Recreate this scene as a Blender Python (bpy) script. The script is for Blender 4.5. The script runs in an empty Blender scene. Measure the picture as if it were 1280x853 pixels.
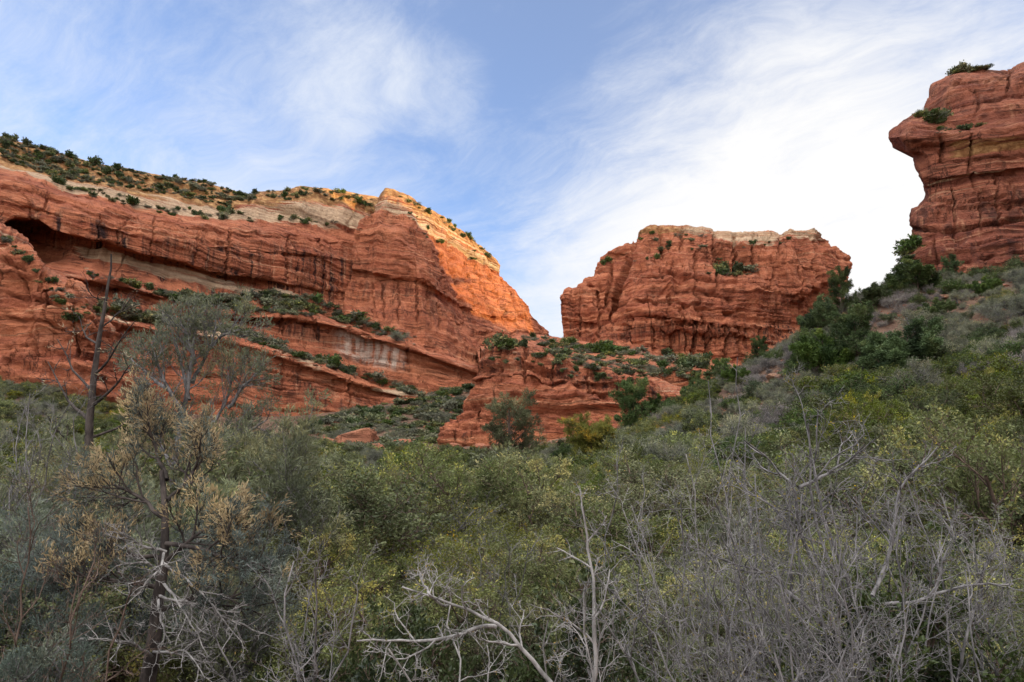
import bpy, math, random
import numpy as np
from mathutils import Vector, Matrix

# ------------------------------------------------------------------ camera, sky, sun, exposure
scn = bpy.context.scene
col = scn.collection
F, PX, PY = 853.3, 640.0, 426.5            # focal length and centre of the photograph, in its pixels
PITCH = math.radians(10.2)
cam = bpy.data.objects.new('camera', bpy.data.cameras.new('camera'))
col.objects.link(cam)
cam.data.sensor_width = 36.0
cam.data.lens = 24.0
cam.data.clip_end = 6000.0
cam.location = (0, 0, 0)
cam.rotation_euler = (math.radians(90) + PITCH, 0, 0)
scn.camera = cam

SUN_DIR = Vector((1.0, -0.40, 0.0)).normalized()
SUN_EL = math.radians(11.0)
SUN_DIR = Vector((SUN_DIR.x*math.cos(SUN_EL), SUN_DIR.y*math.cos(SUN_EL), math.sin(SUN_EL)))
sun = bpy.data.objects.new('sun', bpy.data.lights.new('sun', 'SUN'))
col.objects.link(sun)
sun.data.energy = 5.0
sun.data.angle = math.radians(0.5)
sun.data.color = (1.0, 0.75, 0.34)
sun.rotation_euler = SUN_DIR.to_track_quat('Z', 'Y').to_euler()
sun.location = (80, -40, 60)

scn.view_settings.view_transform = 'Standard'
scn.view_settings.look = 'None'
scn.view_settings.gamma = 1.0
scn.view_settings.exposure = 0.75
scn.view_settings.use_curve_mapping = False
cy = scn.cycles
cy.max_bounces = 5
cy.diffuse_bounces = 2
cy.glossy_bounces = 1
cy.transmission_bounces = 2
cy.use_denoising = True
cy.sample_clamp_indirect = 4.0


class NT:
    """small helper to write node trees"""
    def __init__(self, tree):
        self.t = tree
        tree.nodes.clear()

    def n(self, typ, inputs=None, **props):
        nd = self.t.nodes.new(typ)
        for k, v in props.items():
            setattr(nd, k, v)
        for k, v in (inputs or {}).items():
            s = nd.inputs[k]
            if isinstance(v, bpy.types.NodeSocket):
                self.t.links.new(v, s)
            else:
                s.default_value = v
        return nd

    def link(self, a, b):
        self.t.links.new(a, b)

    def math(self, op, a, b=0.0, c=0.0, clamp=False):
        nd = self.n('ShaderNodeMath', {0: a, 1: b, 2: c}, operation=op, use_clamp=clamp)
        return nd.outputs[0]

    def vmath(self, op, a, b=(0, 0, 0)):
        nd = self.n('ShaderNodeVectorMath', {0: a, 1: b}, operation=op)
        return nd.outputs['Value'] if op in ('DOT_PRODUCT', 'LENGTH') else nd.outputs[0]

    def ss(self, v, lo, hi, a=0.0, b=1.0):
        nd = self.n('ShaderNodeMapRange', {0: v, 1: lo, 2: hi, 3: a, 4: b}, interpolation_type='SMOOTHSTEP')
        return nd.outputs[0]

    def mix(self, f, a, b, blend='MIX'):
        nd = self.n('ShaderNodeMix', data_type='RGBA', blend_type=blend)
        for k, v in ((0, f), (6, a), (7, b)):
            s = nd.inputs[k]
            if isinstance(v, bpy.types.NodeSocket):
                self.t.links.new(v, s)
            else:
                s.default_value = (v if k == 0 else (*v, 1.0) if len(v) == 3 else v)
        return nd.outputs[2]

    def noise(self, vec, scale, detail=4.0, rough=0.55, dist=0.0):
        nd = self.n('ShaderNodeTexNoise', {'Vector': vec, 'Scale': scale, 'Detail': detail, 'Roughness': rough, 'Distortion': dist})
        return nd.outputs[0]

    def scale(self, vec, s):
        nd = self.n('ShaderNodeMapping', {'Vector': vec, 'Scale': s})
        return nd.outputs[0]

    def ramp(self, f, stops):
        nd = self.n('ShaderNodeValToRGB', {0: f})
        e = nd.color_ramp.elements
        while len(e) > 1:
            e.remove(e[0])
        e[0].position, e[0].color = stops[0][0], (*stops[0][1], 1.0)
        for p, c in stops[1:]:
            x = e.new(p)
            x.color = (*c, 1.0)
        return nd.outputs[0]


def ray(px, py):
    """world direction of a pixel of the photograph, scaled so that y = 1"""
    x = (np.asarray(px, float) - PX)/F
    u = (PY - np.asarray(py, float))/F
    c, s = math.cos(PITCH), math.sin(PITCH)
    dy = c - u*s
    return x/dy, np.ones_like(dy), (s + u*c)/dy


def at(px, py, Y):
    x, y, z = ray(px, py)
    return np.stack([x*Y, y*Y, z*Y], -1)


def dirn(px, py):
    v = Vector([float(c) for c in ray(px, py)])
    return v.normalized()


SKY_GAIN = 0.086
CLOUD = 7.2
world = bpy.data.worlds.new('World')
scn.world = world
world.use_nodes = True
w = NT(world.node_tree)
geo = w.n('ShaderNodeTexCoord').outputs['Generated']
sky = w.n('ShaderNodeTexSky', sky_type='NISHITA', sun_disc=False, sun_elevation=SUN_EL,
          sun_rotation=math.atan2(SUN_DIR.x, SUN_DIR.y), altitude=1300.0, air_density=1.0, dust_density=0.6, ozone_density=1.6)
sep = w.n('ShaderNodeSeparateXYZ', {0: geo})
dz = w.math('ADD', w.math('MAXIMUM', sep.outputs[2], 0.0), 0.22)
q = w.n('ShaderNodeCombineXYZ', {0: w.math('DIVIDE', sep.outputs[0], dz), 1: w.math('DIVIDE', sep.outputs[1], dz), 2: 0.0}).outputs[0]
qr = w.n('ShaderNodeMapping', {'Vector': q, 'Rotation': (0, 0, math.radians(38))}).outputs[0]
warp = w.n('ShaderNodeTexNoise', {'Vector': q, 'Scale': 1.6, 'Detail': 3.0}).outputs[1]
qq = w.vmath('ADD', w.scale(qr, (1.0, 1.7, 1.0)), w.vmath('MULTIPLY', warp, (0.65, 0.65, 0.0)))
n1 = w.noise(qq, 1.25, 9.0, 0.58)
n2 = w.noise(w.vmath('ADD', qq, (5.2, 1.7, 0)), 4.4, 10.0, 0.70)
n3 = w.noise(w.vmath('ADD', q, (2.1, 7.7, 0)), 0.8, 4.0, 0.5)


def lobe(px, py, c0, c1, g):
    """cloudier towards one direction of the sky; c0, c1 = angle in degrees of the outer and the inner edge"""
    d = dirn(px, py)
    dot = w.vmath('DOT_PRODUCT', geo, tuple(d))
    return w.ss(dot, math.cos(math.radians(c0)), math.cos(math.radians(c1)), 0.0, g)


wisp = w.math('ADD', w.math('MULTIPLY', n1, 0.50), w.math('MULTIPLY', n2, 0.76))     # about 0.65 in the mean
bias = w.math('ADD', lobe(1000, 350, 27, 4, 0.52), lobe(120, 190, 26, 4, 0.16))
bias = w.math('ADD', bias, w.ss(sep.outputs[2], 0.42, 0.12, 0.0, 0.26))
bias = w.math('ADD', bias, lobe(430, 80, 7, 2, 0.17))
bias = w.math('ADD', bias, lobe(340, 190, 12, 3, 0.07))
bias = w.math('ADD', bias, lobe(550, 110, 5, 1.5, 0.18))
bias = w.math('SUBTRACT', bias, lobe(760, 50, 14, 2, 0.14))
bias = w.math('SUBTRACT', bias, lobe(250, 30, 14, 3, 0.05))
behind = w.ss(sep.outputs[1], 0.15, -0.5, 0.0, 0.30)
over = w.ss(sep.outputs[2], 0.64, 0.88)            # added fill light: cloud overhead, above the frame, made extra bright
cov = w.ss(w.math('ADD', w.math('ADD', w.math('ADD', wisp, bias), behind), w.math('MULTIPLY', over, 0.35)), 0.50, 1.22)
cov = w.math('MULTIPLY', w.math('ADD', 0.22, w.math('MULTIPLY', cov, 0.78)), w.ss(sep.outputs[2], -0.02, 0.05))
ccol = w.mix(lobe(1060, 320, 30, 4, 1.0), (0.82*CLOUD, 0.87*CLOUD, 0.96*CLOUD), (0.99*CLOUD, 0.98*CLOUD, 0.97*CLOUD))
bright = w.mix(w.ss(sep.outputs[1], 0.15, -0.5), (1, 1, 1), (2.9, 2.7, 2.4))  # cloud behind the camera brightened and warmed as added fill light
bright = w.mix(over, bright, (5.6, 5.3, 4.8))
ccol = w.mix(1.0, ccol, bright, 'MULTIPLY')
blue = w.mix(1.0, sky.outputs[0], (1.22, 1.66, 2.30), 'MULTIPLY')
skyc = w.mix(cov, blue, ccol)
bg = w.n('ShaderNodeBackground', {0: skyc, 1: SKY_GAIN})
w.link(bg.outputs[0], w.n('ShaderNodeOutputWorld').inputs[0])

# ------------------------------------------------------------------ noise
_rs = np.random.RandomState(7)
PERM = np.concatenate([_rs.permutation(256)]*3)
VAL = _rs.uniform(-1, 1, 256)


def vnoise(x, y, z):
    x, y, z = np.broadcast_arrays(np.asarray(x, float), np.asarray(y, float), np.asarray(z, float))
    ix, iy, iz = (np.floor(a).astype(int) for a in (x, y, z))
    fx, fy, fz = x - ix, y - iy, z - iz
    fx, fy, fz = (f*f*f*(f*(f*6 - 15) + 10) for f in (fx, fy, fz))
    ix, iy, iz = ix & 255, iy & 255, iz & 255
    r = 0.0
    for a in (0, 1):
        wa = fx if a else 1 - fx
        pa = PERM[(ix + a) & 255]
        for b in (0, 1):
            wb = fy if b else 1 - fy
            pb = PERM[pa + ((iy + b) & 255)]
            for c in (0, 1):
                wc = fz if c else 1 - fz
                r = r + wa*wb*wc*VAL[PERM[pb + ((iz + c) & 255)]]
    return r


def fbm(x, y, z, o=4, g=0.5):
    r, a = 0.0, 1.0
    for i in range(o):
        r = r + a*vnoise(x + 17.3*i, y - 9.1*i, z + 3.7*i)
        x, y, z = x*2.03, y*2.03, z*2.03
        a *= g
    return r


def sstep(x, a, b):
    t = np.clip((x - a)/(b - a), 0, 1)
    return t*t*(3 - 2*t)


def steps(z, seed):
    """uneven beds of rock: a value per bed, quick change from bed to bed"""
    i = np.floor(z)
    f = sstep(z - i, 0.0, 0.13)
    i = i.astype(int)
    a = VAL[PERM[(i + seed) & 255]]
    b = VAL[PERM[(i - 1 + seed) & 255]]
    return b + (a - b)*f


# ------------------------------------------------------------------ meshes
def mesh_np(name, verts, faces, mats, attrs=None, smooth=True, midx=None):
    me = bpy.data.meshes.new(name)
    verts = np.asarray(verts, np.float32)
    faces = np.asarray(faces, np.int32)
    k = faces.shape[1]
    me.vertices.add(len(verts))
    me.vertices.foreach_set('co', verts.ravel())
    me.loops.add(faces.size)
    me.loops.foreach_set('vertex_index', faces.ravel())
    me.polygons.add(len(faces))
    me.polygons.foreach_set('loop_start', np.arange(0, faces.size, k, dtype=np.int32))
    me.polygons.foreach_set('loop_total', np.full(len(faces), k, np.int32))
    me.polygons.foreach_set('use_smooth', np.full(len(faces), bool(smooth)))
    for m in mats:
        me.materials.append(m)
    if midx is not None:
        me.polygons.foreach_set('material_index', np.asarray(midx, np.int32))
    for k2, v in (attrs or {}).items():
        at_ = me.attributes.new(k2, 'FLOAT', 'POINT')
        at_.data.foreach_set('value', np.asarray(v, np.float32).ravel())
    me.update(calc_edges=True)
    return me


def tag(o, label=None, cat=None, group=None, kind=None):
    for k, v in (('label', label), ('category', cat), ('group', group), ('kind', kind)):
        if v:
            o[k] = v
    return o


def obj(name, me, parent=None):
    o = bpy.data.objects.new(name, me)
    col.objects.link(o)
    if parent:
        o.parent = parent
    return o


def grid_faces(nv, nu):
    i = np.arange(nv*nu).reshape(nv, nu)
    return np.stack([i[:-1, :-1], i[1:, :-1], i[1:, 1:], i[:-1, 1:]], -1).reshape(-1, 4)


def smooth_rows(a, n):
    if n < 1:
        return a
    k = np.exp(-np.linspace(-2, 2, 2*n + 1)**2)
    k /= k.sum()
    p = np.pad(a, ((n, n),), mode='edge')
    # keep both ends where they are
    return np.convolve(p, k, mode='valid')


def loft(rows, nu, sm=6, attrs=(), smv=3):
    """rows: dicts with pts [(px, py, Y)...], n = steps to the next row, and row values of attributes.
    returns P (nv, nu, 3), the pixel coordinates and the attributes, all interpolated"""
    R, A, N = [], {a: [] for a in attrs}, []
    u = np.linspace(0, 1, nu)
    for r in rows:
        p = np.array(r['pts'], float)
        t = (p[:, 0] - p[0, 0])/(p[-1, 0] - p[0, 0])
        q_ = np.stack([np.interp(u, t, p[:, i]) for i in range(3)], -1)
        q_[:, 2] = smooth_rows(q_[:, 2], sm)
        q_[:, 1] = smooth_rows(q_[:, 1], max(1, sm//2))
        R.append(q_)
        N.append(r.get('n', 20))
        for a in attrs:
            A[a].append(r.get(a, 0.0))
    out, oa = [], {a: [] for a in attrs}
    for i in range(len(R) - 1):
        for k in range(N[i]):
            t = k/N[i]
            out.append(R[i]*(1 - t) + R[i + 1]*t)
            for a in attrs:
                oa[a].append(A[a][i]*(1 - t) + A[a][i + 1]*t)
    out.append(R[-1])
    for a in attrs:
        oa[a].append(A[a][-1])
    S = np.array(out)
    for i in range(S.shape[1]):          # round the section a little, keep the rows in place
        if smv:
            S[:, i, 2] = smooth_rows(S[:, i, 2], smv)
    P = at(S[..., 0], S[..., 1], S[..., 2])
    oa = {a: np.repeat(np.array(v)[:, None], nu, 1) for a, v in oa.items()}
    return P, S[..., 0], S[..., 1], oa


def normals(P):
    du = np.gradient(P, axis=1)
    dv = np.gradient(P, axis=0)
    n = np.cross(du, dv)
    n /= np.linalg.norm(n, axis=-1, keepdims=True) + 1e-9
    return n


def weather(P, strata=1.0, flute=0.8, rough=0.8, dip=(0.0, 0.0), seed=0, bed=4.0, soft=None, crack=0.6, add=None):
    """break a smooth cliff into beds, buttresses, cracks and knobs, all in metres"""
    n = normals(P)
    s = np.sign((n*P).sum(-1, keepdims=True))
    n = n*-np.where(s == 0, 1, s)                       # towards the valley
    x, y, z = P[..., 0], P[..., 1], P[..., 2]
    wv = 1.4*fbm(x/38 + seed, y/38, z/60, 3)
    zs = z + dip[0]*x + dip[1]*y + wv
    amp = 0.55 + 0.45*vnoise(x/25 + 3 + seed, y/25, z/18)
    st = steps(zs/bed, 11 + seed)*1.0 + steps(zs/(bed*.37) + 5, 31 + seed)*0.5 + steps(zs/(bed*.13) + 2, 57 + seed)*0.22
    fl = fbm(x/9 + seed, y/9, z/48, 3)
    fl = -np.abs(fl)*1.6 + 0.5
    big = fbm(x/22 + 7 + seed, y/22, z/30, 3)
    kn = 0.45*fbm(x/3.4, y/3.4 + seed, z/2.6, 4, 0.55) + 0.75*fbm(x/6.5 + 9, y/6.5 + seed, (zs + .4*big)/1.15, 3, 0.5)
    # flat joint faces side by side, with sharp corners between them
    mid = P[P.shape[0]//2]
    run = np.concatenate([[0], np.cumsum(np.hypot(np.diff(mid[:, 0]), np.diff(mid[:, 1])))])[None, :]
    j1 = run/7.5 + .55*vnoise(x/30 + seed, y/30, z/40) + .5*steps(zs/(bed*2.2) + 3, 91 + seed)
    j2 = run/2.6 + .45*vnoise(x/12 + seed, y/12, z/14) + .8*steps(zs/(bed*.9) + 8, 71 + seed)
    pan = (steps(j1, 13 + seed)*1.0 + steps(j2, 41 + seed)*0.42)*(.6 + .4*vnoise(x/18 + 6, y/18 + seed, z/16))
    cr = np.abs(vnoise(x/7.5 + 2*seed, y/7.5, z/160) + .10*vnoise(x/2, y/2, z/3))
    cr = -np.exp(-(cr/0.035)**2)*sstep(vnoise(x/14 + 5, y/14, z/16 + seed), -.1, .35)
    d = strata*st*amp + flute*fl + rough*(0.8*big + 0.36*kn) + 0.55*(flute + 0.3)*pan + crack*cr
    if soft is not None:
        d = d*soft
    if add is not None:
        d = d + add
    m = np.ones(P.shape[:2])*sstep(np.arange(P.shape[0])/14.0, -.6, 1.0)[:, None]      # the rim of the sheet keeps its line
    Q = P + n*(d*m)[..., None]
    return Q, d


def carve(X, Y, joints):
    """clefts ('v': px, py0, py1, lean, half width, depth) and undercut ledges ('h': line, half height, depth), in photo pixels and metres"""
    d = np.zeros(X.shape)
    for j in joints:
        if j[0] == 'v':
            _, px, a, b, lean, wd, dep = j
            c = px + lean*(Y - a) + 1.6*vnoise(Y/5.0, px, 1) + .8*vnoise(Y/1.7, px, 4)
            t = np.abs(X - c)/wd
            d -= dep*np.clip(1 - t, 0, 1)**.7*sstep(Y, a - 3, a + 2)*(1 - sstep(Y, b - 4, b + 3))
        else:
            _, line, hh, dep = j
            lx = [p[0] for p in line]
            c = np.interp(X, lx, [p[1] for p in line]) + .9*vnoise(X/9.0, line[0][1], 2) + .5*vnoise(X/2.5, line[0][1], 7)
            t = (Y - c)/hh                                   # sharp above, tapering below
            prof_ = np.where(t < 0, np.clip(1 + t*3.0, 0, 1), np.clip(1 - t, 0, 1)**1.5)
            d -= dep*prof_*sstep(X, lx[0] - 4, lx[0] + 6)*(1 - sstep(X, lx[-1] - 6, lx[-1] + 4))*(.65 + .5*vnoise(X/12.0, line[0][1], 9))
    return d


def cliff(name, label, rows, nu, mats, T=40, attrs=(), sm=6, smv=3, extra=None, ends=(1, 1), joints=(), **wk):
    P, X, Y, A = loft(rows, nu, sm, attrs, smv)
    Q, d = weather(P, add=carve(X, Y, joints), **wk)
    if extra:
        extra(X, Y, P, A, d)
    # thickness: a top that runs back, two flanks that run back
    top = [Q[:1]*(1 + T*f/Q[:1, :, 1:2]) + np.array([0, 0, -6.0*f - 1.0]) for f in (1.0, 0.45, 0.12)]
    Q = np.concatenate(top + [Q], 0)
    for k in A:
        A[k] = np.concatenate([A[k][:1]]*3 + [A[k]], 0)
    # (the flanks bend inwards, away from the line of sight along the edge)
    L = [Q[:, :1]*(1 + T*f/Q[:, :1, 1:2]) + np.array([T*.35*f, 0, -0.2*T*f]) for f in (1.0, 0.4, 0.1)] if ends[0] else []
    R = [Q[:, -1:]*(1 + T*f/Q[:, -1:, 1:2]) + np.array([-T*.35*f, 0, -0.2*T*f]) for f in (0.1, 0.4, 1.0)] if ends[1] else []
    Q = np.concatenate(L + [Q] + R, 1)
    for k in A:
        A[k] = np.concatenate([A[k][:, :1]]*len(L) + [A[k]] + [A[k][:, -1:]]*len(R), 1)
    nv, nu2 = Q.shape[:2]
    me = mesh_np(name, Q.reshape(-1, 3), grid_faces(nv, nu2)[:, ::-1], mats, {k: v.ravel() for k, v in A.items()})
    o = obj(name, me)
    tag(o, label, None, None, 'structure')
    return o


# ------------------------------------------------------------------ materials of rock and ground
def rock_material(name, red=((0.30, 0.086, 0.044), (0.52, 0.182, 0.088)), varnish=1.0, dip=0.0, stretch=1.0):
    m = bpy.data.materials.new(name)
    m.use_nodes = True
    t = NT(m.node_tree)
    pos = t.n('ShaderNodeNewGeometry').outputs['Position']
    at_ = {a: t.n('ShaderNodeAttribute', attribute_name=a).outputs['Fac'] for a in ('pale', 'gold', 'varn', 'white')}
    sp = t.n('ShaderNodeSeparateXYZ', {0: pos})
    wv = t.noise(pos, 0.045, 3.0)
    zz = t.math('ADD', t.math('ADD', sp.outputs[2], t.math('MULTIPLY', wv, 7.0)), t.math('MULTIPLY', sp.outputs[0], dip))
    bp = t.n('ShaderNodeCombineXYZ', {0: t.math('MULTIPLY', sp.outputs[0], 0.02), 1: t.math('MULTIPLY', sp.outputs[1], 0.02), 2: zz}).outputs[0]
    beds = t.noise(bp, 0.55, 7.0, 0.68)
    fine = t.noise(bp, 3.1, 4.0, 0.6)
    pat = t.noise(pos, 0.16, 6.0, 0.62)
    c = t.mix(t.ss(beds, 0.33, 0.67), red[0], red[1])
    c = t.mix(t.ss(pat, 0.50, 0.74, 0.0, 0.55), c, (0.52, 0.225, 0.125))
    c = t.mix(t.ss(fine, 0.60, 0.72, 0.0, 0.6), c, (0.15, 0.045, 0.030))
    c = t.mix(t.ss(t.noise(bp, 1.1, 3.0), 0.63, 0.70, 0.0, 0.5), c, (0.60, 0.33, 0.19))
    # vertical streaks of desert varnish
    vp = t.n('ShaderNodeVectorMath', {0: t.scale(pos, (1.0, 1.0, 0.045)), 1: t.vmath('MULTIPLY', t.n('ShaderNodeTexNoise', {'Vector': pos, 'Scale': 0.25}).outputs[1], (0.9, 0.9, 0.0))}, operation='ADD').outputs[0]
    v1 = t.noise(vp, 0.62*stretch, 5.0, 0.62)
    v2 = t.noise(t.vmath('ADD', vp, (31, 7, 2)), 0.22*stretch, 3.0, 0.5)
    vs = t.math('MULTIPLY', t.ss(v1, 0.44, 0.62), t.ss(v2, 0.36, 0.58))
    vs = t.math('MULTIPLY', vs, t.math('MAXIMUM', t.math('MULTIPLY', at_['varn'], 0.92*varnish, clamp=True), 0.16))
    c = t.mix(vs, c, (0.040, 0.020, 0.018))
    ls = t.math('MULTIPLY', t.ss(t.noise(t.vmath('ADD', vp, (3, 57, 2)), 0.9*stretch, 4.0, 0.6), 0.56, 0.70), t.math('MULTIPLY', at_['varn'], 0.55))
    c = t.mix(ls, c, (0.66, 0.34, 0.19))
    # thin bedding cracks and joints
    def thin(v, wd):
        return t.ss(t.math('ABSOLUTE', t.math('SUBTRACT', v, 0.5)), 0.0, wd, 1.0, 0.0)
    ck1 = t.math('MULTIPLY', thin(t.noise(bp, 0.95, 5.0, 0.6), 0.016), t.ss(t.noise(pos, 0.11, 3.0), 0.42, 0.56))
    jp = t.scale(pos, (0.16, 0.16, 0.018))
    ck2 = t.math('MULTIPLY', thin(t.noise(t.vmath('ADD', jp, (8, 3, 1)), 1.5, 5.0, 0.55, 0.3), 0.010), t.ss(t.noise(t.vmath('ADD', pos, (9, 9, 9)), 0.07, 3.0), 0.45, 0.58))
    ck = t.math('MAXIMUM', ck1, ck2)
    c = t.mix(t.math('MULTIPLY', ck, 0.72), c, (0.060, 0.026, 0.018))
    big_ = t.noise(pos, 0.028, 3.0, 0.5)
    c = t.mix(t.ss(big_, 0.40, 0.62, 0.0, 0.35), c, t.mix(1.0, c, (0.74, 0.66, 0.72), 'MULTIPLY'))
    # pale and golden beds, white mineral wash
    edge = t.math('MULTIPLY', t.math('SUBTRACT', t.noise(bp, 1.3, 5.0, 0.6), 0.5), 1.1)
    gold = t.mix(t.ss(t.noise(pos, 0.45, 5.0), 0.38, 0.66), (0.26, 0.115, 0.045), (0.50, 0.275, 0.115))
    c = t.mix(t.ss(t.math('ADD', at_['gold'], edge), 0.42, 0.58), c, gold)
    pale = t.mix(t.ss(t.noise(bp, 0.8, 6.0, 0.65), 0.35, 0.65), (0.36, 0.225, 0.135), (0.60, 0.42, 0.27))
    c = t.mix(t.ss(t.math('ADD', at_['pale'], edge), 0.40, 0.60), c, pale)
    wh = t.math('MULTIPLY', at_['white'], t.ss(t.noise(t.vmath('ADD', vp, (9, 2, 0)), 0.5, 5.0, 0.65), 0.36, 0.60))
    c = t.mix(t.math('MULTIPLY', wh, .85), c, (0.60, 0.47, 0.38))
    c = t.mix(t.math('MULTIPLY', t.ss(t.noise(pos, 1.7, 6.0, 0.7), 0.35, 0.72), 0.45), c, t.mix(1.0, c, (0.62, 0.60, 0.60), 'MULTIPLY'))
    h = t.math('ADD', t.math('SUBTRACT', t.math('MULTIPLY', beds, 0.9), t.math('MULTIPLY', ck, 0.5)), t.math('ADD', t.math('MULTIPLY', fine, 0.35), t.math('MULTIPLY', t.noise(pos, 1.1, 8.0, 0.66), 1.0)))
    bump = t.n('ShaderNodeBump', {'Strength': 0.9, 'Distance': 1.5, 'Height': h}).outputs[0]
    b = t.n('ShaderNodeBsdfPrincipled', {'Base Color': c, 'Roughness': 0.92, 'Specular IOR Level': 0.15, 'Normal': bump})
    t.link(b.outputs[0], t.n('ShaderNodeOutputMaterial').inputs[0])
    return m


def ground_material():
    m = bpy.data.materials.new('red_soil')
    m.use_nodes = True
    t = NT(m.node_tree)
    pos = t.n('ShaderNodeNewGeometry').outputs['Position']
    a = t.noise(pos, 0.25, 6.0, 0.6)
    b_ = t.noise(pos, 2.2, 8.0, 0.7)
    c = t.mix(t.ss(a, 0.35, 0.65), (0.085, 0.048, 0.034), (0.150, 0.088, 0.060))
    c = t.mix(t.ss(b_, 0.5, 0.7, 0, 0.7), c, (0.16, 0.13, 0.085))
    vo = t.n('ShaderNodeTexVoronoi', {'Vector': pos, 'Scale': 3.3}).outputs[0]
    c = t.mix(t.ss(vo, 0.10, 0.30, 0.55, 0.0), c, (0.25, 0.13, 0.085))
    h = t.math('ADD', b_, t.math('MULTIPLY', vo, -0.5))
    bump = t.n('ShaderNodeBump', {'Strength': 0.8, 'Distance': 0.25, 'Height': h}).outputs[0]
    b = t.n('ShaderNodeBsdfPrincipled', {'Base Color': c, 'Roughness': 0.95, 'Specular IOR Level': 0.1, 'Normal': bump})
    t.link(b.outputs[0], t.n('ShaderNodeOutputMaterial').inputs[0])
    return m


RED = rock_material('red_sandstone')
RED_DIP = rock_material('red_sandstone_dipping', dip=0.10)
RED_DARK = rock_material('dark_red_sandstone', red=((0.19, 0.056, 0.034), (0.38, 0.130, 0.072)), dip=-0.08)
SOIL = ground_material()
ATT = ('pale', 'gold', 'varn', 'white')

# ------------------------------------------------------------------ the ground
GP = []


def gp(px, py, Y, drop=0.0):
    p = at(px, py, Y)
    GP.append((p[0], p[1], p[2] - drop))


for x_, y_, z_ in ((0, 0, -2.6), (-6, -6, -2.5), (6, -6, -2.3), (0, -60, -2), (-80, -40, -1), (90, -40, 10), (0, 6, -2.7), (-6, 6, -2.6), (6, 6, -2.5),
                   (-12, 10, -2.8), (0, 12, -3.0), (12, 10, -2.2), (18, 14, -1.0), (-25, 25, -3.2), (-40, 40, -3), (-8, 25, -3.2), (6, 28, -3.0)):
    GP.append((x_, y_, z_))
for a_ in ((1280, 560, 30, 1.0), (1150, 590, 28, 1.2), (1000, 600, 34, 1.2), (1280, 470, 58, 0.8), (1100, 490, 66, 0.8), (1000, 540, 55, 0.9), (900, 560, 60, 1.0),
           (800, 575, 72, 1.6), (740, 574, 84, 1.6), (640, 590, 84, 1.8), (500, 594, 84, 1.6), (380, 592, 84, 1.2), (560, 574, 115, 1.4), (660, 566, 115, 1.4), (745, 560, 115, 1.0),
           (865, 505, 100, .6), (905, 475, 104, .6), (960, 445, 107, .5), (1000, 425, 109, .5), (1050, 385, 112, .5), (1090, 362, 113, .5), (1130, 352, 113, 0), (1190, 357, 111, 0),
           (1233, 350, 110.5, 0), (1280, 341, 110, 0), (1400, 325, 110, 0), (1600, 300, 110, 0), (1280, 400, 82, .5), (1130, 430, 86, .6), (1020, 470, 84, .7), (1500, 430, 55, 0), (1500, 560, 25, 0),
           (545, 558, 150, .3), (610, 557, 146, .3), (700, 548, 145, .3), (779, 537, 147, .3), (860, 548, 150, .5), (300, 545, 165, .3), (365, 536, 175, .3), (440, 528, 185, .3),
           (500, 506, 198, .3), (560, 492, 208, .3), (590, 480, 214, .3), (445, 558, 125, .6), (60, 490, 122, .5), (0, 480, 120, .5), (-200, 480, 118, .5), (130, 500, 135, .5), (200, 530, 150, .4), (-400, 470, 110, 0)):
    gp(*a_)
for x_, y_, z_ in ((20, 170, 4), (45, 170, 12), (75, 175, 22), (45, 230, 15), (90, 230, 25), (0, 240, 20), (-40, 240, 25), (60, 300, 35), (130, 300, 45), (-120, 260, 40), (-100, 330, 45), (60, 400, 45), (200, 400, 50),
                   (140, 150, 38), (160, 60, 34), (170, 0, 30), (150, -80, 20), (-140, 60, 12), (-160, 130, 30), (-120, 0, 3), (260, 100, 40), (260, 250, 45), (400, 0, 40), (-400, 0, 30), (0, -400, 0), (0, 900, 40), (-900, 900, 40), (900, 900, 40), (900, -400, 30), (-900, -400, 20)):
    GP.append((x_, y_, z_))
GP = np.array(GP)
_d = np.hypot(GP[:, None, 0] - GP[None, :, 0], GP[:, None, 1] - GP[None, :, 1])
_d = np.sqrt(_d*_d + 9.0)
_n = len(GP)
_M = np.zeros((_n + 1, _n + 1))
_M[:_n, :_n] = _d - np.eye(_n)*0.6
_M[:_n, _n] = 1
_M[_n, :_n] = 1
_W = np.linalg.solve(_M, np.concatenate([GP[:, 2], [0]]))


def ground_z(x, y):
    x, y = np.broadcast_arrays(np.asarray(x, float), np.asarray(y, float))
    z = np.full(x.shape, _W[_n])
    for i in range(_n):
        z = z + _W[i]*np.sqrt((x - GP[i, 0])**2 + (y - GP[i, 1])**2 + 9.0)
    z = z + 0.35*fbm(x/9.0, y/9.0, 0, 3) + 0.09*fbm(x/1.6, y/1.6, 5.0, 3)
    return z


def spread(a, lo, hi, n, power):
    t = np.linspace(-1, 1, n)
    return a + np.where(t < 0, (a - lo)*-1, hi - a)*np.abs(t)**power


gx = spread(0.0, -1500.0, 1500.0, 420, 2.6)
gy = spread(20.0, -1200.0, 3000.0, 460, 2.8)
GX, GY = np.meshgrid(gx, gy)
GZ = ground_z(GX, GY)
far = sstep(np.hypot(GX, GY), 500, 1200)
GZ = GZ*(1 - far) + 40*far
g_me = mesh_np('ground', np.stack([GX, GY, GZ], -1).reshape(-1, 3), grid_faces(*GX.shape), [SOIL])
tag(obj('ground', g_me), 'red gravelly soil of the valley floor and slopes under the brush', kind='structure')

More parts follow.
